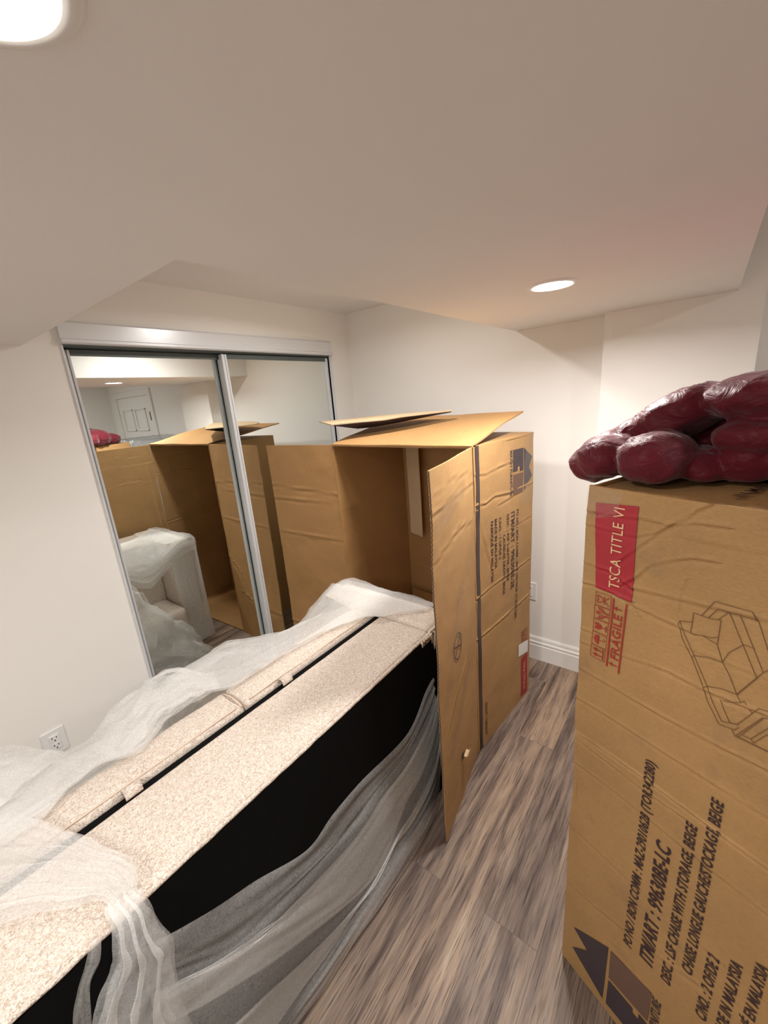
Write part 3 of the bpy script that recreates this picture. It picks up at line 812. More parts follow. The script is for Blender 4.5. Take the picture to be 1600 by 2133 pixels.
# ------------------------------------------------------------------ tall closed box at the right
FA = Vector((0.901, 0.177, 0)); FD = Vector((-0.37, -0.929, 0)).normalized(); FN = Vector((-0.929, 0.370, 0)).normalized()
def tall_box():
    t = thing('cardboard_box', 'tall scuffed cardboard box at the right, red label and sofa drawing on its side', 'box', (0.95, -0.36, 0))
    W, D = 0.95, 0.75
    P = lambda u, w, z: FA + FD * u - FN * w + Vector((0, 0, z))
    C = [([(-0.007, 1.388), (0.102, 1.396), (0.157, 1.393), (0.183, 1.411), (0.197, 1.429), (0.215, 1.441)], 0.0019, 0.0036),
         ([(-0.004, 1.359), (0.024, 1.361), (0.107, 1.36), (0.133, 1.372), (0.16, 1.394)], 0.0016, 0.0030),
         ([(0.071, 1.296), (0.109, 1.339), (0.16, 1.394), (0.196, 1.405), (0.24, 1.408)], 0.0019, 0.0036),
         ([(0.085, 1.254), (0.112, 1.279), (0.131, 1.307), (0.17, 1.33), (0.196, 1.342), (0.23, 1.346)], 0.0019, 0.0036),
         ([(0.106, 1.25), (0.189, 1.258), (0.308, 1.271), (0.6, 1.28)], 0.0014, 0.0042), ([(-0.003, 1.272), (0.058, 1.274), (0.106, 1.25)], 0.0014, 0.0030),
         ([(-0.002, 1.225), (0.038, 1.23), (0.106, 1.223)], 0.0019, 0.0030), ([(-0.001, 1.11), (0.04, 1.113), (0.09, 1.12)], 0.0014, 0.0030),
         ([(0.08, 1.222), (0.11, 1.213), (0.16, 1.207), (0.21, 1.203)], 0.0019, 0.0036), ([(0.18, 1.106), (0.237, 1.103), (0.329, 1.111), (0.6, 1.12)], 0.0022, 0.0036), ([(0.0, 1.075), (0.18, 1.106)], 0.0015, 0.0036),
         ([(0.188, 1.239), (0.188, 1.279), (0.193, 1.299)], 0.0011, 0.0036), ([(0.11, 1.213), (0.13, 1.186)], 0.0012, 0.0030),
         ([(0.0, 1.005), (0.162, 1.004), (0.24, 1.007), (0.342, 1.015), (0.6, 1.02)], 0.0016, 0.0036), ([(-0.007, 0.923), (0.283, 0.927), (0.6, 0.93)], 0.0010, 0.0036),
         ([(-0.002, 0.822), (0.178, 0.83), (0.367, 0.826), (0.7, 0.83)], 0.0028, 0.0030), ([(0.004, 0.803), (0.168, 0.798), (0.248, 0.806)], 0.0015, 0.0030),
         ([(0.0, 0.305), (0.12, 0.347), (0.205, 0.378), (0.313, 0.423)], 0.0009, 0.0048), ([(0.0, 0.727), (0.108, 0.734), (0.4, 0.73)], 0.0007, 0.0036),
         ([(0.187, 1.376), (0.294, 1.378)], 0.0009, 0.0048), ([(0.2, 1.17), (0.35, 1.175)], 0.0006, 0.0036), ([(0.0, 0.52), (0.4, 0.53)], 0.0005, 0.0048)]
    cd = crease_disp(C)
    def disp(u, v):
        e = 0.010 * noise.noise(Vector((u * 2.0 + 4, v * 2.3, 2.2)))
        k = 0.011 * noise.noise(Vector((9.1, v * 7.0, 3.3))) * math.exp(-(u / 0.05) ** 2)
        return cd(u, v) + e + k
    pad = 0.008
    panel('printed_side', P(0, 0, 0.002), P(W, 0, 0.002), P(0, 0, ZT), P(W, 0, ZT), -FN, 0.006, 110, 420, M_card2, t, disp, us=[0.36 / W * i / 95 for i in range(96)] + [0.36 / W + (1 - 0.36 / W) * i / 24 for i in range(1, 25)])
    panel('plain_side', P(0, pad, 0.002), P(0, D, 0.002), P(0, pad, ZT), P(0, D, ZT), FD, 0.006, 16, 60, M_card2, t, lambda u, v: -0.004 + 0.004 * noise.noise(Vector((u * 3, v * 6, 8))))
    panel('plain_side', P(W, pad, 0.002), P(W, D, 0.002), P(W, pad, ZT), P(W, D, ZT), -FD, 0.006, 8, 20, M_card2, t)
    panel('plain_side', P(0, D, 0.002), P(W, D, 0.002), P(0, D, ZT), P(W, D, ZT), FN, 0.006, 8, 20, M_card2, t)
    top = panel('top_flap', P(0.004, 0.006, ZT - 0.004), P(W, 0.006, ZT - 0.004), P(0.004, D, ZT - 0.004), P(W, D, ZT - 0.004), (0, 0, -1), 0.006, 30, 20, M_card2, t,
          lambda u, v: 0.004 * noise.noise(Vector((u * 6, v * 6, 1))) - 0.004 * math.exp(-u / 0.05))
    # print on the top
    class TopFace:
        def at(s, a, b, extra=0.0):
            return P(a, b, ZT + 0.0016 + extra)
    tf = TopFace()
    def toptext(lines):
        for body, a, b, ln, cap in lines:
            vs_, fs_ = [], []
            vs, fs = glyphs(body, 0.015)
            x0 = min(q[0] for q in vs); x1 = max(q[0] for q in vs); kx = ln / (x1 - x0); ky = cap / 0.7
            o = len(vs_)
            vs_ += [tf.at(a - y * ky, b + (x - x0) * kx) for x, y in vs]
            fs_ += [tuple(o + k for k in f) for f in fs]
        mk('printed_line', vs_, fs_, M_ink, t, label='dark text on the top flap')
    toptext([('ITM/ART : 99630BE-LC', 0.178, 0.045, 0.33, 0.017), ('QTY/QT\u00c9 : 1', 0.205, 0.051, 0.20, 0.017), ('IN MALAYSIA', 0.234, 0.063, 0.22, 0.017)])
    F = Face(FA, FD, FN, disp, 0.0022)
    p = Print(F, 1)
    p.text_part(t, M_ink, 'dark sideways shipping text', 'PO NO / BON COMM : MAZ-29010628 (TOR342280)', 0.183, 0.334, 0.556, 0.0185, 0.022)
    p.text_part(t, M_ink, 'dark sideways shipping text', 'ITM/ART : 99630BE-LC', 0.229, 0.345, 0.362, 0.0265, 0.03)
    p.text_part(t, M_ink, 'dark sideways shipping text', 'DESC. : LSF CHAISE WITH STORAGE, BEIGE', 0.266, 0.346, 0.464, 0.0180, 0.026)
    p.text_part(t, M_ink, 'dark sideways shipping text', 'CHAISE LONGUE GAUCHE/STOCKAGE, BEIGE', 0.298, 0.430, 0.474, 0.0178, 0.026)
    p.text_part(t, M_ink, 'dark sideways shipping text', 'C/NO. : 2 OF/DE 2', 0.333, 0.347, 0.188, 0.0180, 0.026)
    p.text_part(t, M_ink, 'dark sideways shipping text', 'MADE IN MALAYSIA', 0.365, 0.347, 0.222, 0.0170, 0.026)
    p.text_part(t, M_ink, 'dark sideways shipping text', 'FABRIQU\u00c9 EN MALAYSIA', 0.396, 0.347, 0.268, 0.0160, 0.026)
    p = Print(F, 1)
    p.poly([(0.032, 0.173), (0.076, 0.146), (0.032, 0.090), (0.126, 0.034), (0.131, 0.252)])
    p.poly([(0.137, 0.132), (0.200, 0.146 - 0.012), (0.200, 0.118), (0.214, 0.118), (0.214, 0.140), (0.234, 0.140), (0.234, 0.038), (0.136, 0.034)])
    p.text('MAZIN FURNITURE', 0.256, 0.04, 0.222, 0.018, 0.018)
    p.build('printed_logo', M_ink2_shade, t, 'dark house shaped logo with lettering')
    p = Print(F, 1)
    p.poly([(0.137, 0.143), (0.234, 0.152), (0.236, 0.266), (0.137, 0.250)])
    p.build('printed_logo', M_inkbr, t, 'brown square of the logo')
    p = Print(F, 1)
    p.grid((0.031, 1.228), (0.106, 1.222), (0.104, 1.421), (0.019, 1.413), 24, 60)
    p.build('red_label', M_red, t, 'red label block with pale lettering')
    p = Print(F, 1)
    p.text('TSCA TITLE VI', 0.080, 1.240, 0.172, 0.021, 0.0, 0.0016)
    p.build('label_lettering', M_redtxt, t)
    # handling symbols: five framed cells reading upwards
    p = Print(F, 1)
    u0, u1, v0, dv = 0.0285, 0.061, 1.057, 0.0325
    def cell(k):
        a = v0 + k * dv
        off = 0.004 * k / 4
        return lambda x, y: (u1 + off - (u1 - u0) * y, a + 0.002 + (dv - 0.002) * x)     # x along the reading direction, y up (to the left)
    for k in range(5):
        c = cell(k)
        p.line([c(0, 0), c(1, 0), c(1, 1), c(0, 1), c(0, 0)], 0.0010)
    c = cell(0)
    for x in (0.3, 0.7):
        p.line([c(x, 0.25), c(x, 0.62)], 0.0030); p.poly([c(x - 0.17, 0.58), c(x + 0.17, 0.58), c(x, 0.88)])
    p.line([c(0.12, 0.14), c(0.88, 0.14)], 0.0024)
    c = cell(1)
    p.poly([c(0.5 + 0.38 * math.cos(a), 0.52 + 0.34 * math.sin(a)) for a in [math.pi * i / 12 for i in range(13)]])
    p.line([c(0.5, 0.9), c(0.5, 0.2), c(0.56, 0.12), c(0.66, 0.14), c(0.68, 0.24)], 0.0016)
    c = cell(2)
    p.poly([c(0.28, 0.9), c(0.22, 0.68), c(0.32, 0.48), c(0.5, 0.4), c(0.68, 0.48), c(0.78, 0.68), c(0.72, 0.9), c(0.56, 0.88), c(0.52, 0.7), c(0.46, 0.86)])
    p.line([c(0.5, 0.42), c(0.5, 0.14)], 0.0018); p.line([c(0.28, 0.12), c(0.72, 0.12)], 0.0022)
    c = cell(3)
    p.poly([c(0.5, 0.94), c(0.36, 0.74), c(0.5, 0.54), c(0.64, 0.74)])
    for s_ in (-1, 1):
        p.line([c(0.5 + s_ * 0.38, 0.72), c(0.5 + s_ * 0.34, 0.50), c(0.5 + s_ * 0.12, 0.30), c(0.5 + s_ * 0.10, 0.08)], 0.0034)
        p.line([c(0.5 + s_ * 0.24, 0.66), c(0.5 + s_ * 0.08, 0.44)], 0.0020)
    c = cell(4)
    for s_ in (-1, 1):
        p.line([c(0.5 - s_ * 0.32, 0.12), c(0.5 + s_ * 0.18, 0.62), c(0.5 + s_ * 0.30, 0.84), c(0.5 + s_ * 0.12, 0.90), c(0.5 + s_ * 0.04, 0.78)], 0.0020)
    p.line([c(0.2, 0.42), c(0.8, 0.42)], 0.0016)
    p.line([(0.0665, 1.054), (0.0700, 1.216)], 0.0038); p.line([(0.0930, 1.051), (0.0960, 1.213)], 0.0038)
    p.text('FRAGILE', 0.0895, 1.078, 0.106, 0.0165, 0.022)
    for v in (1.064, 1.196):
        p.line([(0.088, v), (0.076, v)], 0.0024); p.poly([(0.078, v - 0.005), (0.070, v), (0.078, v + 0.005)])
    p.build('handling_symbols', M_redink, t, 'red fragile lettering and symbols')
    # outline drawing of a sofa
    D_ = [[(0.222, 1.246), (0.238, 1.28), (0.287, 1.282), (0.296, 1.27), (0.314, 1.225)], [(0.232, 1.246), (0.244, 1.269), (0.26, 1.27), (0.273, 1.271), (0.296, 1.27)],
          [(0.246, 1.249), (0.259, 1.27), (0.283, 1.22), (0.307, 1.172), (0.287, 1.128)], [(0.273, 1.271), (0.313, 1.186)], [(0.287, 1.282), (0.294, 1.268)],
          [(0.222, 1.246), (0.21, 1.246), (0.21, 1.21), (0.21, 1.206), (0.229, 1.209), (0.25, 1.203), (0.25, 1.25), (0.234, 1.246), (0.222, 1.246)],
          [(0.229, 1.21), (0.24, 1.211), (0.249, 1.217)], [(0.25, 1.203), (0.261, 1.175), (0.273, 1.157), (0.287, 1.128), (0.294, 1.117)],
          [(0.261, 1.175), (0.267, 1.197), (0.283, 1.22), (0.288, 1.222), (0.296, 1.221)],
          [(0.209, 1.227), (0.191, 1.221), (0.189, 1.215), (0.198, 1.189), (0.217, 1.16), (0.241, 1.112), (0.25, 1.09), (0.271, 1.057), (0.293, 1.061), (0.297, 1.069)],
          [(0.191, 1.221), (0.198, 1.204), (0.22, 1.165), (0.246, 1.118), (0.258, 1.092), (0.274, 1.065), (0.296, 1.074)], [(0.217, 1.16), (0.22, 1.165), (0.241, 1.173), (0.261, 1.175)],
          [(0.241, 1.112), (0.246, 1.118), (0.266, 1.126), (0.287, 1.128)], [(0.267, 1.103), (0.285, 1.07), (0.295, 1.074), (0.317, 1.121), (0.328, 1.123), (0.36, 1.13)],
          [(0.271, 1.104), (0.294, 1.117), (0.298, 1.122), (0.309, 1.106)], [(0.289, 1.06), (0.295, 1.05), (0.299, 1.051), (0.337, 1.053), (0.37, 1.055)],
          [(0.299, 1.051), (0.325, 1.108), (0.37, 1.115)], [(0.296, 1.052), (0.323, 1.107)], [(0.315, 1.06), (0.332, 1.094)], [(0.315, 1.06), (0.319, 1.055), (0.333, 1.083)],
          [(0.304, 1.059), (0.315, 1.06)], [(0.307, 1.172), (0.313, 1.186), (0.335, 1.216), (0.37, 1.225)]]
    p = Print(F, 1)
    for l in D_: p.line(l, 0.0011)
    p.line([(0.299, 1.051), (0.337, 1.053)], 0.0020); p.line([(0.287, 1.128), (0.307, 1.172)], 0.0018)
    p.build('outline_drawing', M_line, t, 'thin brown outline drawing of a corner sofa')
    p = Print(F, 1)
    p.grid((-0.001, 1.375), (0.062, 1.392), (0.075, 1.443), (-0.001, 1.445), 12, 10, 0.0016)
    p.build('packing_tape', M_tape, t, 'crinkled clear tape on the corner')
tall_box()

# ------------------------------------------------------------------ quilted blanket on the tall box
def blanket():
    bm = bmesh.new()
    P = lambda u, w, z: FA + FD * u - FN * w + Vector((0, 0, ZT + z))
    def puff(u, w, z, ru, rw, rz, tu=0.0):
        r = bmesh.ops.create_icosphere(bm, subdivisions=3, radius=1.0)
        for v in r['verts']:
            c = v.co.copy()
            k = 1.0 / (abs(c.x) ** 2.6 + abs(c.y) ** 2.6 + abs(c.z) ** 2.6) ** (1 / 2.6)
            c *= k
            x, z_ = c.x * ru, c.z * rz
            x, z_ = x * math.cos(tu) - z_ * math.sin(tu), x * math.sin(tu) + z_ * math.cos(tu)
            v.co = P(u + x, w + c.y * rw, max(z + z_, 0.006) if u + x > -0.03 else z + z_)
    # front roll
    puff(-0.022, 0.105, 0.044, 0.052, 0.075, 0.045); puff(0.076, 0.100, 0.050, 0.054, 0.080, 0.050)
    puff(-0.062, 0.135, 0.024, 0.030, 0.09, 0.042, 0.6)
    puff(0.132, 0.165, 0.030, 0.045, 0.06, 0.030, -0.5)
    # upper layer arching from the tip to the top
    puff(-0.095, 0.205, 0.036, 0.075, 0.085, 0.034, 0.75)
    puff(-0.030, 0.225, 0.072, 0.050, 0.095, 0.040, 0.62)
    puff(0.052, 0.235, 0.118, 0.092, 0.105, 0.046, 0.55)
    puff(0.205, 0.250, 0.158, 0.105, 0.125, 0.042, 0.05); puff(0.370, 0.255, 0.150, 0.085, 0.12, 0.045, -0.12)
    puff(0.500, 0.250, 0.095, 0.085, 0.12, 0.055, -0.7)
    # body underneath
    puff(0.02, 0.320, 0.055, 0.12, 0.10, 0.055); puff(0.20, 0.330, 0.080, 0.14, 0.09, 0.080); puff(0.42, 0.30, 0.06, 0.13, 0.10, 0.07)
    # far folds, seen in the mirror
    puff(0.06, 0.47, 0.07, 0.10, 0.12, 0.070, 0.3); puff(0.24, 0.48, 0.085, 0.12, 0.13, 0.085); puff(0.10, 0.63, 0.045, 0.09, 0.09, 0.05); puff(0.27, 0.62, 0.06, 0.10, 0.10, 0.06, 0.2); puff(0.45, 0.50, 0.06, 0.11, 0.13, 0.06)
    # folds at the right
    puff(0.198, 0.195, 0.090, 0.062, 0.075, 0.030, 0.10); puff(0.290, 0.195, 0.096, 0.060, 0.08, 0.036)
    puff(0.196, 0.190, 0.045, 0.042, 0.055, 0.044, -0.2); puff(0.280, 0.190, 0.048, 0.052, 0.06, 0.048); puff(0.42, 0.14, 0.08, 0.07, 0.09, 0.08); puff(0.52, 0.16, 0.055, 0.06, 0.10, 0.055)
    me = bpy.data.meshes.new('b'); bm.to_mesh(me); bm.free()
    o = bpy.data.objects.new('b', me); COL.objects.link(o)
    m = o.modifiers.new('r', 'REMESH'); m.mode = 'VOXEL'; m.voxel_size = 0.0065
    m2 = o.modifiers.new('s', 'SMOOTH'); m2.iterations = 4; m2.factor = 0.6
    bpy.context.view_layer.update()
    ev = bpy.data.meshes.new_from_object(o.evaluated_get(bpy.context.evaluated_depsgraph_get()))
    bpy.data.objects.remove(o); bpy.data.meshes.remove(me)
    for v in ev.vertices:
        q = v.co
        w = noise.noise(Vector((q.x * 26, q.y * 26, q.z * 34))) * 0.0022
        r = 1 - abs(noise.noise(Vector((q.x * 15 + 3, q.y * 15, q.z * 22))))
        v.co = q + v.normal * (w + 0.0050 * (r ** 5))
    for v in ev.vertices:
        q = v.co - FA
        if q.x * FD.x + q.y * FD.y > -0.022: v.co.z = max(v.co.z, ZT + 0.0045)
    for p in ev.polygons: p.use_smooth = True
    ev.materials.append(M_down)
    ev.name = 'quilted_blanket'
    c = P(0.2, 0.2, 0.004)
    ev.transform(Matrix.Translation(-c))
    ob = bpy.data.objects.new('quilted_blanket', ev); ob.location = c
    COL.objects.link(ob)
    tag(ob, 'dark red quilted puffy blanket heaped on top of the tall cardboard box', 'blanket')
    # stitched seams around the puffs of the front roll
    for uc in ():
        pts = [P(uc, 0.10 - 0.074 * math.cos(a), 0.045 + 0.041 * math.sin(a)) for a in [math.pi * (-0.35 + 1.2 * i / 14) for i in range(15)]]
        vs, fs = tube_mesh(pts, 0.003, 6)
        mk('stitched_seam', vs, fs, M_down, ob, True)
blanket()

# ------------------------------------------------------------------ sofa lying on its back
def sofa():
    t = thing('sofa', 'beige boucle two seat sofa lying on its back in white wrapping', 'sofa', (0.58, 1.03, 0))
    x0, x1 = -0.14, 1.305
    yb, yt = 0.748, 1.31
    def soft(name, lo, hi, bev, mat, crown=(0, 0, 0), n=16, wob_=0.002, label=None, parent=t):
        bm = bmesh.new()
        bm_box(bm, lo, hi, bev, 4)
        bmesh.ops.subdivide_edges(bm, edges=[e for e in bm.edges if e.calc_length() > 0.08], cuts=n, use_grid_fill=True)
        c = [(lo[i] + hi[i]) / 2 for i in range(3)]; h_ = [(hi[i] - lo[i]) / 2 for i in range(3)]
        for v in bm.verts:
            r = [max(-1, min(1, (v.co[i] - c[i]) / h_[i])) for i in range(3)]
            for i in range(3):
                if crown[i]:
                    j, k = [q for q in range(3) if q != i]
                    v.co[i] += r[i] * crown[i] * (1 - abs(r[j]) ** 2.4) * (1 - abs(r[k]) ** 2.4)
            v.co += Vector((0, 0, 1)) * wob_ * noise.noise(v.co * 7)
        return from_bm(name, bm, mat, parent, True, label)
    arm = soft('arm', (1.145, yb, 0.0), (x1, yt, 0.803), 0.022, M_boucle, (0.004, 0.004, 0.004))
    rail = soft('base_rail', (x0, yb, 0.05), (1.143, 0.980, 0.792), 0.010, M_boucle, (0, 0, 0.004))
    # dark recess between rail and cushions
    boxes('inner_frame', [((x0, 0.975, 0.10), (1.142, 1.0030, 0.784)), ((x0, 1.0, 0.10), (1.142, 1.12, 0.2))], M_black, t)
    for (a, b) in ((-0.115, 0.517), (0.520, 1.140)):
        cu = soft('seat_cushion', (a, 1.006, 0.20), (b, 1.128, 0.797), 0.014, M_boucle, (0.002, 0.0, 0.012), wob_=0.004)
        for yy, zz in ((1.016, 0.7975),):
            pts = [(a + 0.022 + (b - a - 0.044) * i / 30, yy, zz + 0.0035 + 0.004 * noise.noise(Vector((a + i / 30 * 0.6, yy, 0)) * 7)) for i in range(31)]
            vs, fs = tube_mesh(pts, 0.0028, 6); mk('seam_piping', vs, fs, M_pipe, cu, True)
        pts = [(b - 0.006, 1.012 + 0.10 * i / 12, 0.797 + 0.008 * math.sin(i / 12 * 3.14)) for i in range(13)]
        vs, fs = tube_mesh(pts, 0.003, 6); mk('seam_piping', vs, fs, M_pipe, cu, True)
        # fabric pull loop bridging the gap
        cx = {True: 0.197, False: 0.661}[a < 0.3]
        vs, fs = [], []
        N = 14
        w = 0.019
        for i in range(N + 1):
            an = math.pi * (1.15 * i / N - 0.08)
            y = 0.994 - 0.016 * math.cos(an); z = 0.797 + 0.016 * math.sin(an)
            for dx, dr in ((-w, 0), (w, 0), (w, 0.004), (-w, 0.004)):
                k = 1 - dr / 0.016
                vs.append((cx + dx, 0.994 + (y - 0.994) * k, 0.797 + (z - 0.797) * k))
        for i in range(N):
            for q in range(4):
                r = (q + 1) % 4
                fs.append((i * 4 + q, i * 4 + r, i * 4 + 4 + r, i * 4 + 4 + q))
        fs += [(3, 2, 1, 0), tuple(N * 4 + q for q in range(4))]
        mk('pull_loop', vs, fs, M_boucle, cu, True)
    soft('backrest', (x0, yb, 0.0), (1.143, yt, 0.20), 0.02, M_boucle, (0, 0.004, 0.0))
    soft('back_cushion', (-0.11, 1.13, 0.20), (0.515, 1.42, 0.36), 0.03, M_boucle, (0, 0.02, 0.02))
    soft('back_cushion', (0.522, 1.13, 0.20), (1.135, 1.42, 0.36), 0.03, M_boucle, (0, 0.02, 0.02))
    # black underside cloth, stapled flat over the base
    bm = bmesh.new()
    bm_box(bm, (x0, yb - 0.0065, 0.004), (x1 - 0.012, yb - 0.001, 0.777))
    dc = from_bm('dust_cover', bm, M_black, t, label='black cloth over the underside')
    vs, fs = [], []
    for (x, z) in ((1.02, 0.52), (0.84, 0.70), (0.62, 0.735)):
        pass
    boxes('staple', [((1.010, yb - 0.0085, 0.470), (1.022, yb - 0.006, 0.473))], M_chrome, dc)
    # rough turned-under fabric hem along the rail's lower edge
    pts = []
    for i in range(120):
        x = x0 + (1.30 - x0) * i / 119
        pts.append((x, yb - 0.003 + 0.0015 * noise.noise(Vector((x * 30, 0, 0))), 0.783 + (0.006 if x > 1.145 else 0) + 0.003 * noise.noise(Vector((x * 22, 3, 0)))))
    vs, fs = tube_mesh(pts, 0.0058, 7); mk('fabric_hem', vs, fs, M_boucle, t, True)
    # loose frayed tufts at the arm corner
    tufts_v, tufts_f = [], []
    for k in range(9):
        x = 1.085 + 0.011 * k + random.uniform(-0.003, 0.003)
        L = random.choice([0.02, 0.03, 0.045, 0.06]) if k < 6 else random.choice([0.05, 0.085])
        pts = [Vector((x + 0.006 * j / 4 + random.uniform(-0.002, 0.002), yb - 0.009 - 0.002 * math.sin(j), 0.785 - L * j / 4)) for j in range(5)]
        v, f = tube_mesh(pts, 0.005 if k < 6 else 0.0035, 5, taper=[1, 1.1, 0.8, 0.6, 0.25])
        o = len(tufts_v); tufts_v += v; tufts_f += [tuple(o + q for q in ff) for ff in f]
    mk('frayed_hem', tufts_v, tufts_f, M_pipe, t, True)
sofa()

# ------------------------------------------------------------------ white gauze wrapping
WV, WF = [], []
def sheet(curves, nu, nv, amp=0.01, freq=9.0, seed=0.0, floor=0.006, dirv=None, crumple=0.0, cfreq=9.0):
    cs = [cat_rom(c, nu) for c in curves]
    cols = []
    for i in range(nu):
        cols.append(cat_rom([c[i] for c in cs], nv) if len(cs) > 2 else [cs[0][i].lerp(cs[1][i], j / (nv - 1)) for j in range(nv)])
    o = len(WV)
    for i in range(nu):
        for j in range(nv):
            p = cols[i][j].copy()
            if crumple:
                q = p * cfreq + Vector((seed, seed * 2, 0))
                rg = (1 - 2 * abs(noise.noise(q))) * 0.6 + (1 - 2 * abs(noise.noise(q * 2.1 + Vector((5, 1, 2))))) * 0.3
                p += Vector((noise.noise(q + Vector((9, 0, 0))), noise.noise(q + Vector((0, 9, 0))), rg)) * crumple
            if amp:
                du = cols[min(i + 1, nu - 1)][j] - cols[max(i - 1, 0)][j]
                dv = cols[i][min(j + 1, nv - 1)] - cols[i][max(j - 1, 0)]
                n = du.cross(dv)
                n = n.normalized() if n.length > 1e-9 else Vector((0, 0, 1))
                if dirv is not None: n = Vector(dirv)
                s = noise.noise(Vector((i / nu * 2.2 + seed, j / nv * freq, seed * 1.7))) + 0.5 * noise.noise(Vector((i / nu * 6 + seed, j / nv * freq * 2.2, seed)))
                p += n * amp * s
            if p.z < floor: p.z = floor
            WV.append(p)
    for i in range(nu - 1):
        for j in range(nv - 1):
            a = o + i * nv + j
            WF.append((a, a + nv, a + nv + 1, a + 1))

def wrapping():
    # swag in front of the black underside: pleated strips between fold lines
    def Y(c, dy): return [(x, y + dy if z > 0.03 else y, z) for x, y, z in c]
    K0 = [(1.139, 0.725, 0.599), (1.084, 0.725, 0.572), (0.947, 0.725, 0.48), (0.692, 0.725, 0.506), (0.577, 0.725, 0.503), (0.47, 0.725, 0.487), (0.317, 0.725, 0.566), (0.213, 0.725, 0.618), (0.136, 0.725, 0.661), (0.089, 0.725, 0.694)]
    K1 = [(1.141, 0.725, 0.536), (1.069, 0.725, 0.456), (0.915, 0.725, 0.388), (0.761, 0.725, 0.388), (0.689, 0.725, 0.368), (0.574, 0.725, 0.374), (0.344, 0.725, 0.422), (0.226, 0.725, 0.469), (0.125, 0.725, 0.561), (0.077, 0.725, 0.604)]
    K2 = [(1.144, 0.725, 0.489), (1.08, 0.725, 0.379), (0.968, 0.725, 0.294), (0.845, 0.725, 0.292), (0.775, 0.725, 0.29), (0.549, 0.725, 0.271), (0.428, 0.725, 0.355), (0.318, 0.725, 0.434), (0.193, 0.725, 0.489), (0.091, 0.725, 0.544)]
    K3 = [(1.144, 0.725, 0.443), (1.093, 0.725, 0.322), (1.015, 0.725, 0.251), (0.913, 0.725, 0.223), (0.86, 0.725, 0.198), (0.7, 0.725, 0.106), (0.375, 0.725, 0.273), (0.202, 0.725, 0.393), (0.119, 0.725, 0.461), (0.064, 0.725, 0.505)]
    K4 = [(1.148, 0.725, 0.394), (1.117, 0.725, 0.253), (1.041, 0.725, 0.154), (0.901, 0.725, 0.119), (0.797, 0.725, 0.133), (0.635, 0.725, 0.11), (0.471, 0.725, 0.108), (0.362, 0.725, 0.121), (0.273, 0.725, 0.129), (0.19, 0.725, 0.166)]
    K5 = [(1.153, 0.725, 0.319), (1.147, 0.725, 0.152), (1.124, 0.725, 0.017), (1.06, 0.702, 0.01), (0.913, 0.689, 0.01), (0.687, 0.694, 0.01), (0.553, 0.705, 0.01), (0.448, 0.704, 0.01), (0.342, 0.717, 0.01), (0.245, 0.725, 0.01)]
    mid = lambda A, B, t: [tuple(a[k] * (1 - t) + b[k] * t for k in range(3)) for a, b in zip(A, B)]
    sheet([Y(K0, 0.010), Y(mid(K0, K1, 0.6), 0.006), Y(K1, 0.003), Y(mid(K2, K3, 0.5), 0.0), Y(K3, -0.004)], 90, 34, 0.009, 7, 1.0, dirv=(0, -1, 0))
    sheet([Y(K3, -0.004), Y(K2, -0.008), Y(K1, -0.010)], 90, 18, 0.006, 5, 2.0, dirv=(0, -1, 0))
    sheet([Y(K1, -0.010), Y(mid(K2, K3, 0.3), -0.013), Y(K4, -0.014)], 90, 22, 0.007, 5, 3.0, dirv=(0, -1, 0))
    sheet([Y(K4, -0.014), Y(mid(K3, K4, 0.45), -0.017)], 90, 8, 0.002, 3, 4.0, dirv=(0, -1, 0))
    sheet([Y(mid(K3, K4, 0.45), -0.017), Y(K4, -0.016), Y(mid(K4, K5, 0.5), -0.014), K5], 90, 34, 0.008, 7, 5.0, dirv=(0, -1, 0))
    # knot over the rail edge and its hanging tail
    hl = [(0.066, 0.765, 0.812), (0.062, 0.738, 0.808), (0.060, 0.730, 0.785), (0.053, 0.728, 0.750), (0.042, 0.727, 0.725), (0.016, 0.726, 0.69), (-0.014, 0.724, 0.62), (-0.03, 0.722, 0.40), (-0.03, 0.72, 0.2)]
    hr = [(0.112, 0.765, 0.806), (0.114, 0.738, 0.803), (0.118, 0.729, 0.770), (0.124, 0.727, 0.725), (0.134, 0.726, 0.67), (0.130, 0.725, 0.614), (0.122, 0.724, 0.54), (0.121, 0.722, 0.40), (0.12, 0.72, 0.2)]
    def rows(A, B, ts, ys): return [[(a[0] * (1 - t) + b[0] * t, a[1] * (1 - t) + b[1] * t - y * min(1, k / 3), a[2] * (1 - t) + b[2] * t) for k, (a, b) in enumerate(zip(A, B))] for t, y in zip(ts, ys)]
    sheet(rows(hl, hr, (0, 0.25, 0.1, 0.45, 0.35, 0.7, 0.6, 0.85, 1.0), (0, 0.010, 0.018, 0.022, 0.03, 0.026, 0.034, 0.012, 0.004)), 80, 80, 0.003, 10, 6.0, dirv=(0, -1, 0), crumple=0.006, cfreq=22)
    sheet(rows(hl, hr, (0.05, 0.5, 0.95), (0.004, 0.012, 0.004)), 70, 50, 0.004, 10, 7.0, dirv=(0, -1, 0), crumple=0.007, cfreq=26)
    sheet([[(0.030, 0.736, 0.800), (0.012, 0.730, 0.772), (-0.004, 0.728, 0.745), (-0.022, 0.726, 0.70), (-0.034, 0.724, 0.62)], [(0.046, 0.736, 0.800), (0.034, 0.729, 0.762), (0.012, 0.727, 0.735), (0.0, 0.725, 0.68), (-0.016, 0.722, 0.60)]], 20, 10, 0.003, 5, 8.0, dirv=(0, -1, 0))
    # near end cover: folds fan out from the knot over rail and cushions
    kn = Vector((0.095, 0.770, 0.812))
    n = 70
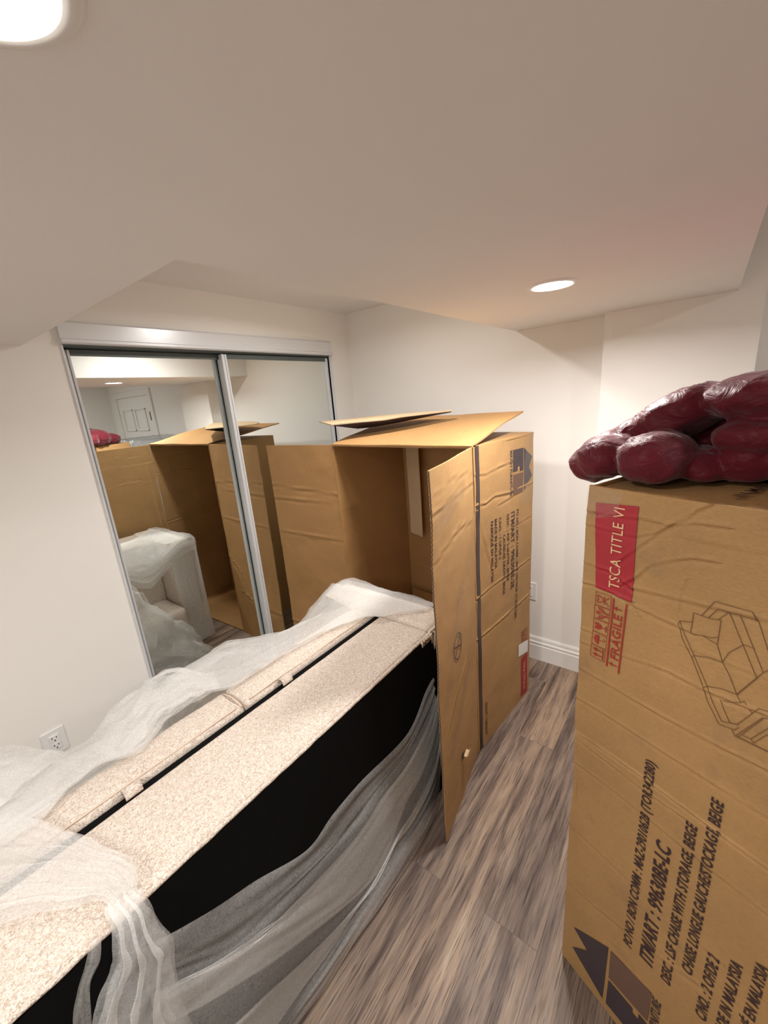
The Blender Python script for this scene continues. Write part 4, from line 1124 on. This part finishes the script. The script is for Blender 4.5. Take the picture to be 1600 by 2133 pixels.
    arc = cat_rom([(0.118, 0.752, 0.808), (0.124, 0.800, 0.806), (0.103, 0.878, 0.806), (0.082, 0.958, 0.806), (0.064, 1.000, 0.812), (0.030, 1.063, 0.820), (0.000, 1.160, 0.812), (-0.02, 1.25, 0.77), (-0.04, 1.34, 0.70)], n)
    low = cat_rom([(0.072, 0.752, 0.808), (0.060, 0.790, 0.806), (0.021, 0.823, 0.806), (-0.015, 0.863, 0.806), (-0.060, 0.896, 0.806), (-0.12, 0.94, 0.81), (-0.18, 1.02, 0.79), (-0.20, 1.15, 0.74), (-0.22, 1.32, 0.66)], n)
    rowsB = []
    m = 44
    for j in range(m):
        t = j / (m - 1)
        row = []
        for i in range(n):
            p = arc[i].lerp(low[i], t)
            s = i / (n - 1)
            fold = math.sin(t * 30 + 5 * noise.noise(Vector((s * 2, t * 3, 4)))) * 0.5 + 0.5
            p.z += 0.024 * fold ** 1.6 * (0.25 + s) + 0.004
            row.append(p)
        rowsB.append(row)
    o = len(WV)
    for r in rowsB: WV.extend(r)
    for j in range(m - 1):
        for i in range(n - 1):
            a = o + j * n + i
            WF.append((a, a + 1, a + n + 1, a + n))
    # second layer of the same cover, pulled tighter
    sheet([[tuple(p + Vector((0, 0, 0.010))) for p in arc[::6]], [tuple(a_.lerp(l_, 0.5) + Vector((0, 0, 0.016))) for a_, l_ in zip(arc[::6], low[::6])], [tuple(a_.lerp(l_, 0.92) + Vector((0, 0, 0.010))) for a_, l_ in zip(arc[::6], low[::6])]], 70, 70, 0.007, 13, 9.0, floor=0.0, dirv=(0, 0, 1), crumple=0.010, cfreq=9)
    # long sheet from the arm along the far side of the cushions
    A0 = [(1.308, 0.80, 0.812), (1.253, 0.810, 0.812), (1.115, 0.934, 0.812), (1.057, 0.998, 0.815), (0.908, 1.05, 0.818), (0.74, 1.071, 0.820), (0.603, 1.074, 0.820), (0.52, 1.081, 0.820), (0.475, 1.114, 0.818), (0.35, 1.122, 0.818), (0.257, 1.068, 0.820), (0.187, 1.112, 0.820), (0.108, 1.094, 0.820), (0.036, 1.06, 0.820), (-0.08, 1.06, 0.82), (-0.25, 1.05, 0.81)]
    A1 = [(1.318, 1.05, 0.813), (1.255, 1.06, 0.813), (1.16, 1.12, 0.816), (1.06, 1.13, 0.812), (0.92, 1.15, 0.815), (0.76, 1.18, 0.822), (0.62, 1.20, 0.826), (0.54, 1.20, 0.826), (0.47, 1.21, 0.826), (0.37, 1.20, 0.818), (0.27, 1.18, 0.816), (0.19, 1.20, 0.820), (0.11, 1.20, 0.826), (0.03, 1.18, 0.83), (-0.09, 1.18, 0.83), (-0.26, 1.18, 0.80)]
    A2 = [(1.326, 1.325, 0.806), (1.24, 1.325, 0.808), (1.15, 1.33, 0.770), (1.055, 1.34, 0.715), (0.95, 1.34, 0.702), (0.82, 1.34, 0.742), (0.687, 1.34, 0.798), (0.589, 1.34, 0.800), (0.499, 1.34, 0.796), (0.413, 1.34, 0.778), (0.35, 1.34, 0.768), (0.26, 1.34, 0.745), (0.15, 1.34, 0.742), (0.024, 1.34, 0.80), (-0.09, 1.34, 0.80), (-0.26, 1.34, 0.76)]
    A3 = [(x, y + 0.035 + 0.02 * math.sin(x * 9), z - 0.10 - 0.03 * math.sin(x * 14 + 1)) for x, y, z in A2]
    A3[0] = (1.328, 1.332, 0.70); A3[1] = (1.24, 1.335, 0.70); A3[2] = (1.15, 1.345, 0.67)
    sheet([A0, A1, A2, A3], 190, 60, 0.006, 16, 11.0, crumple=0.010, cfreq=8)
    up1 = lambda C, dz, dy=0: [(x, y + dy, z + dz) for x, y, z in C]
    sheet([up1(A0[1:], 0.004), up1(A1[1:], 0.008), up1(A2[1:], 0.004, 0.006), up1(A3[1:], 0.045, 0.01)], 160, 50, 0.008, 14, 13.0, crumple=0.012, cfreq=9)
    # bunched layers: crumpled lump on the cushions by the left outlet, puffs further left
    L0 = [(0.52, 1.12, 0.80), (0.42, 1.13, 0.830), (0.33, 1.12, 0.830), (0.27, 1.08, 0.828), (0.20, 1.12, 0.80)]
    L1 = [(0.54, 1.20, 0.805), (0.44, 1.20, 0.872), (0.36, 1.19, 0.866), (0.29, 1.16, 0.872), (0.19, 1.19, 0.805)]
    L2 = [(0.52, 1.30, 0.78), (0.43, 1.31, 0.830), (0.36, 1.31, 0.815), (0.29, 1.31, 0.815), (0.18, 1.31, 0.74)]
    sheet([L0, L1, L2], 70, 50, 0.010, 9, 15.0, crumple=0.022, cfreq=8)
    sheet([up1(L0, 0.006), up1(L1, 0.010), up1(L2, 0.01)], 70, 50, 0.012, 11, 16.0, crumple=0.026, cfreq=9)
    G0 = [(0.15, 1.20, 0.79), (0.10, 1.18, 0.83), (0.03, 1.14, 0.84), (-0.06, 1.12, 0.84)]
    G1 = [(0.15, 1.30, 0.73), (0.09, 1.31, 0.80), (0.02, 1.32, 0.86), (-0.06, 1.33, 0.88)]
    G2 = [(0.14, 1.42, 0.60), (0.09, 1.44, 0.68), (0.02, 1.46, 0.74), (-0.06, 1.46, 0.76)]
    sheet([G0, G1, G2], 60, 46, 0.012, 7, 17.0, crumple=0.03, cfreq=7)
    sheet([up1(G0, 0.004), up1(G1, 0.012), up1(G2, 0.02)], 60, 46, 0.012, 7, 18.0, crumple=0.03, cfreq=8)
    # pile sliding from the seat to the floor on the mirror side
    E0 = [(0.10, 1.42, 0.60), (0.50, 1.42, 0.64), (0.72, 1.42, 0.68), (0.83, 1.42, 0.62), (0.92, 1.42, 0.45), (1.03, 1.43, 0.30), (1.11, 1.44, 0.16)]
    E1 = [(0.10, 1.48, 0.58), (0.48, 1.50, 0.62), (0.72, 1.50, 0.67), (0.84, 1.51, 0.59), (0.94, 1.53, 0.42), (1.06, 1.54, 0.27), (1.15, 1.52, 0.13)]
    E2 = [(0.10, 1.54, 0.30), (0.46, 1.58, 0.34), (0.70, 1.62, 0.34), (0.86, 1.65, 0.28), (0.98, 1.67, 0.18), (1.10, 1.64, 0.10), (1.17, 1.58, 0.03)]
    E3 = [(0.10, 1.58, 0.02), (0.46, 1.64, 0.02), (0.70, 1.70, 0.02), (0.90, 1.74, 0.02), (1.02, 1.72, 0.02), (1.12, 1.66, 0.02), (1.18, 1.58, 0.01)]
    sheet([E0, E1, E2, E3], 130, 80, 0.018, 8, 19.0, crumple=0.05, cfreq=6.5)
    sheet([E0, E2, E3], 110, 60, 0.02, 9, 21.0, crumple=0.05, cfreq=7.5)
    for sd in (31.0, 33.0):
        sheet([[(1.33, 1.30, 0.80), (1.33, 1.31, 0.55), (1.33, 1.32, 0.28), (1.335, 1.325, 0.03)], [(1.326, 1.332, 0.79), (1.325, 1.334, 0.55), (1.325, 1.335, 0.28), (1.33, 1.34, 0.02)], [(1.24, 1.330, 0.79), (1.235, 1.332, 0.55), (1.235, 1.334, 0.28), (1.24, 1.345, 0.02)], [(1.15, 1.330, 0.76), (1.14, 1.335, 0.55), (1.15, 1.34, 0.28), (1.16, 1.36, 0.02)]], 50, 40, 0.004, 14, sd)
    # film stretched over the arm towards the mirrors, pulled in tight lines
    sheet([[(1.318, 0.80, 0.808), (1.16, 0.95, 0.808), (1.08, 1.02, 0.812)], [(1.322, 1.05, 0.809), (1.20, 1.08, 0.812), (1.10, 1.10, 0.814)], [(1.324, 1.322, 0.806), (1.24, 1.322, 0.808), (1.145, 1.30, 0.806)]], 40, 30, 0.003, 12, 23.0, dirv=(0, 0, 1))
    o = mk('wrapping_gauze', WV, WF, M_gauze, None, True, loc=(0.6, 1.0, 0.0))
    tag(o, 'thin white see through wrapping gauze draped and knotted over the beige sofa', 'wrapping')
wrapping()

# ------------------------------------------------------------------ film wrapped pack behind the tall box (seen in the mirror)
def pack():
    t = thing('wrapped_mattress', 'blue and pale pack in clear film standing behind the tall box, seen in the mirror', 'mattress', (1.92, -0.62, 0))
    lo, hi = (1.72, -0.80, 0.0), (2.22, -0.50, 1.425)
    boxes('padding', [(lo, hi)], M_pale, t, bevel=0.03, seg=3, smooth=True)
    boxes('printed_band', [((2.02, -0.4995, 0.05), (2.20, -0.494, 1.405))], M_blue, t)
    bm = bmesh.new()
    bm_box(bm, (lo[0] - 0.02, lo[1] - 0.02, 0.002), (hi[0] + 0.02, hi[1] + 0.025, 1.455), 0.03, 2)
    bmesh.ops.subdivide_edges(bm, edges=[e for e in bm.edges if e.calc_length() > 0.1], cuts=22, use_grid_fill=True)
    for v in bm.verts:
        k = noise.noise(Vector((v.co.x * 24, v.co.y * 24, v.co.z * 5))) * 0.012
        v.co += Vector((k * 0.3, k, k if v.co.z > 1.3 else 0))
    from_bm('clear_film', bm, M_film, t, True)
pack()
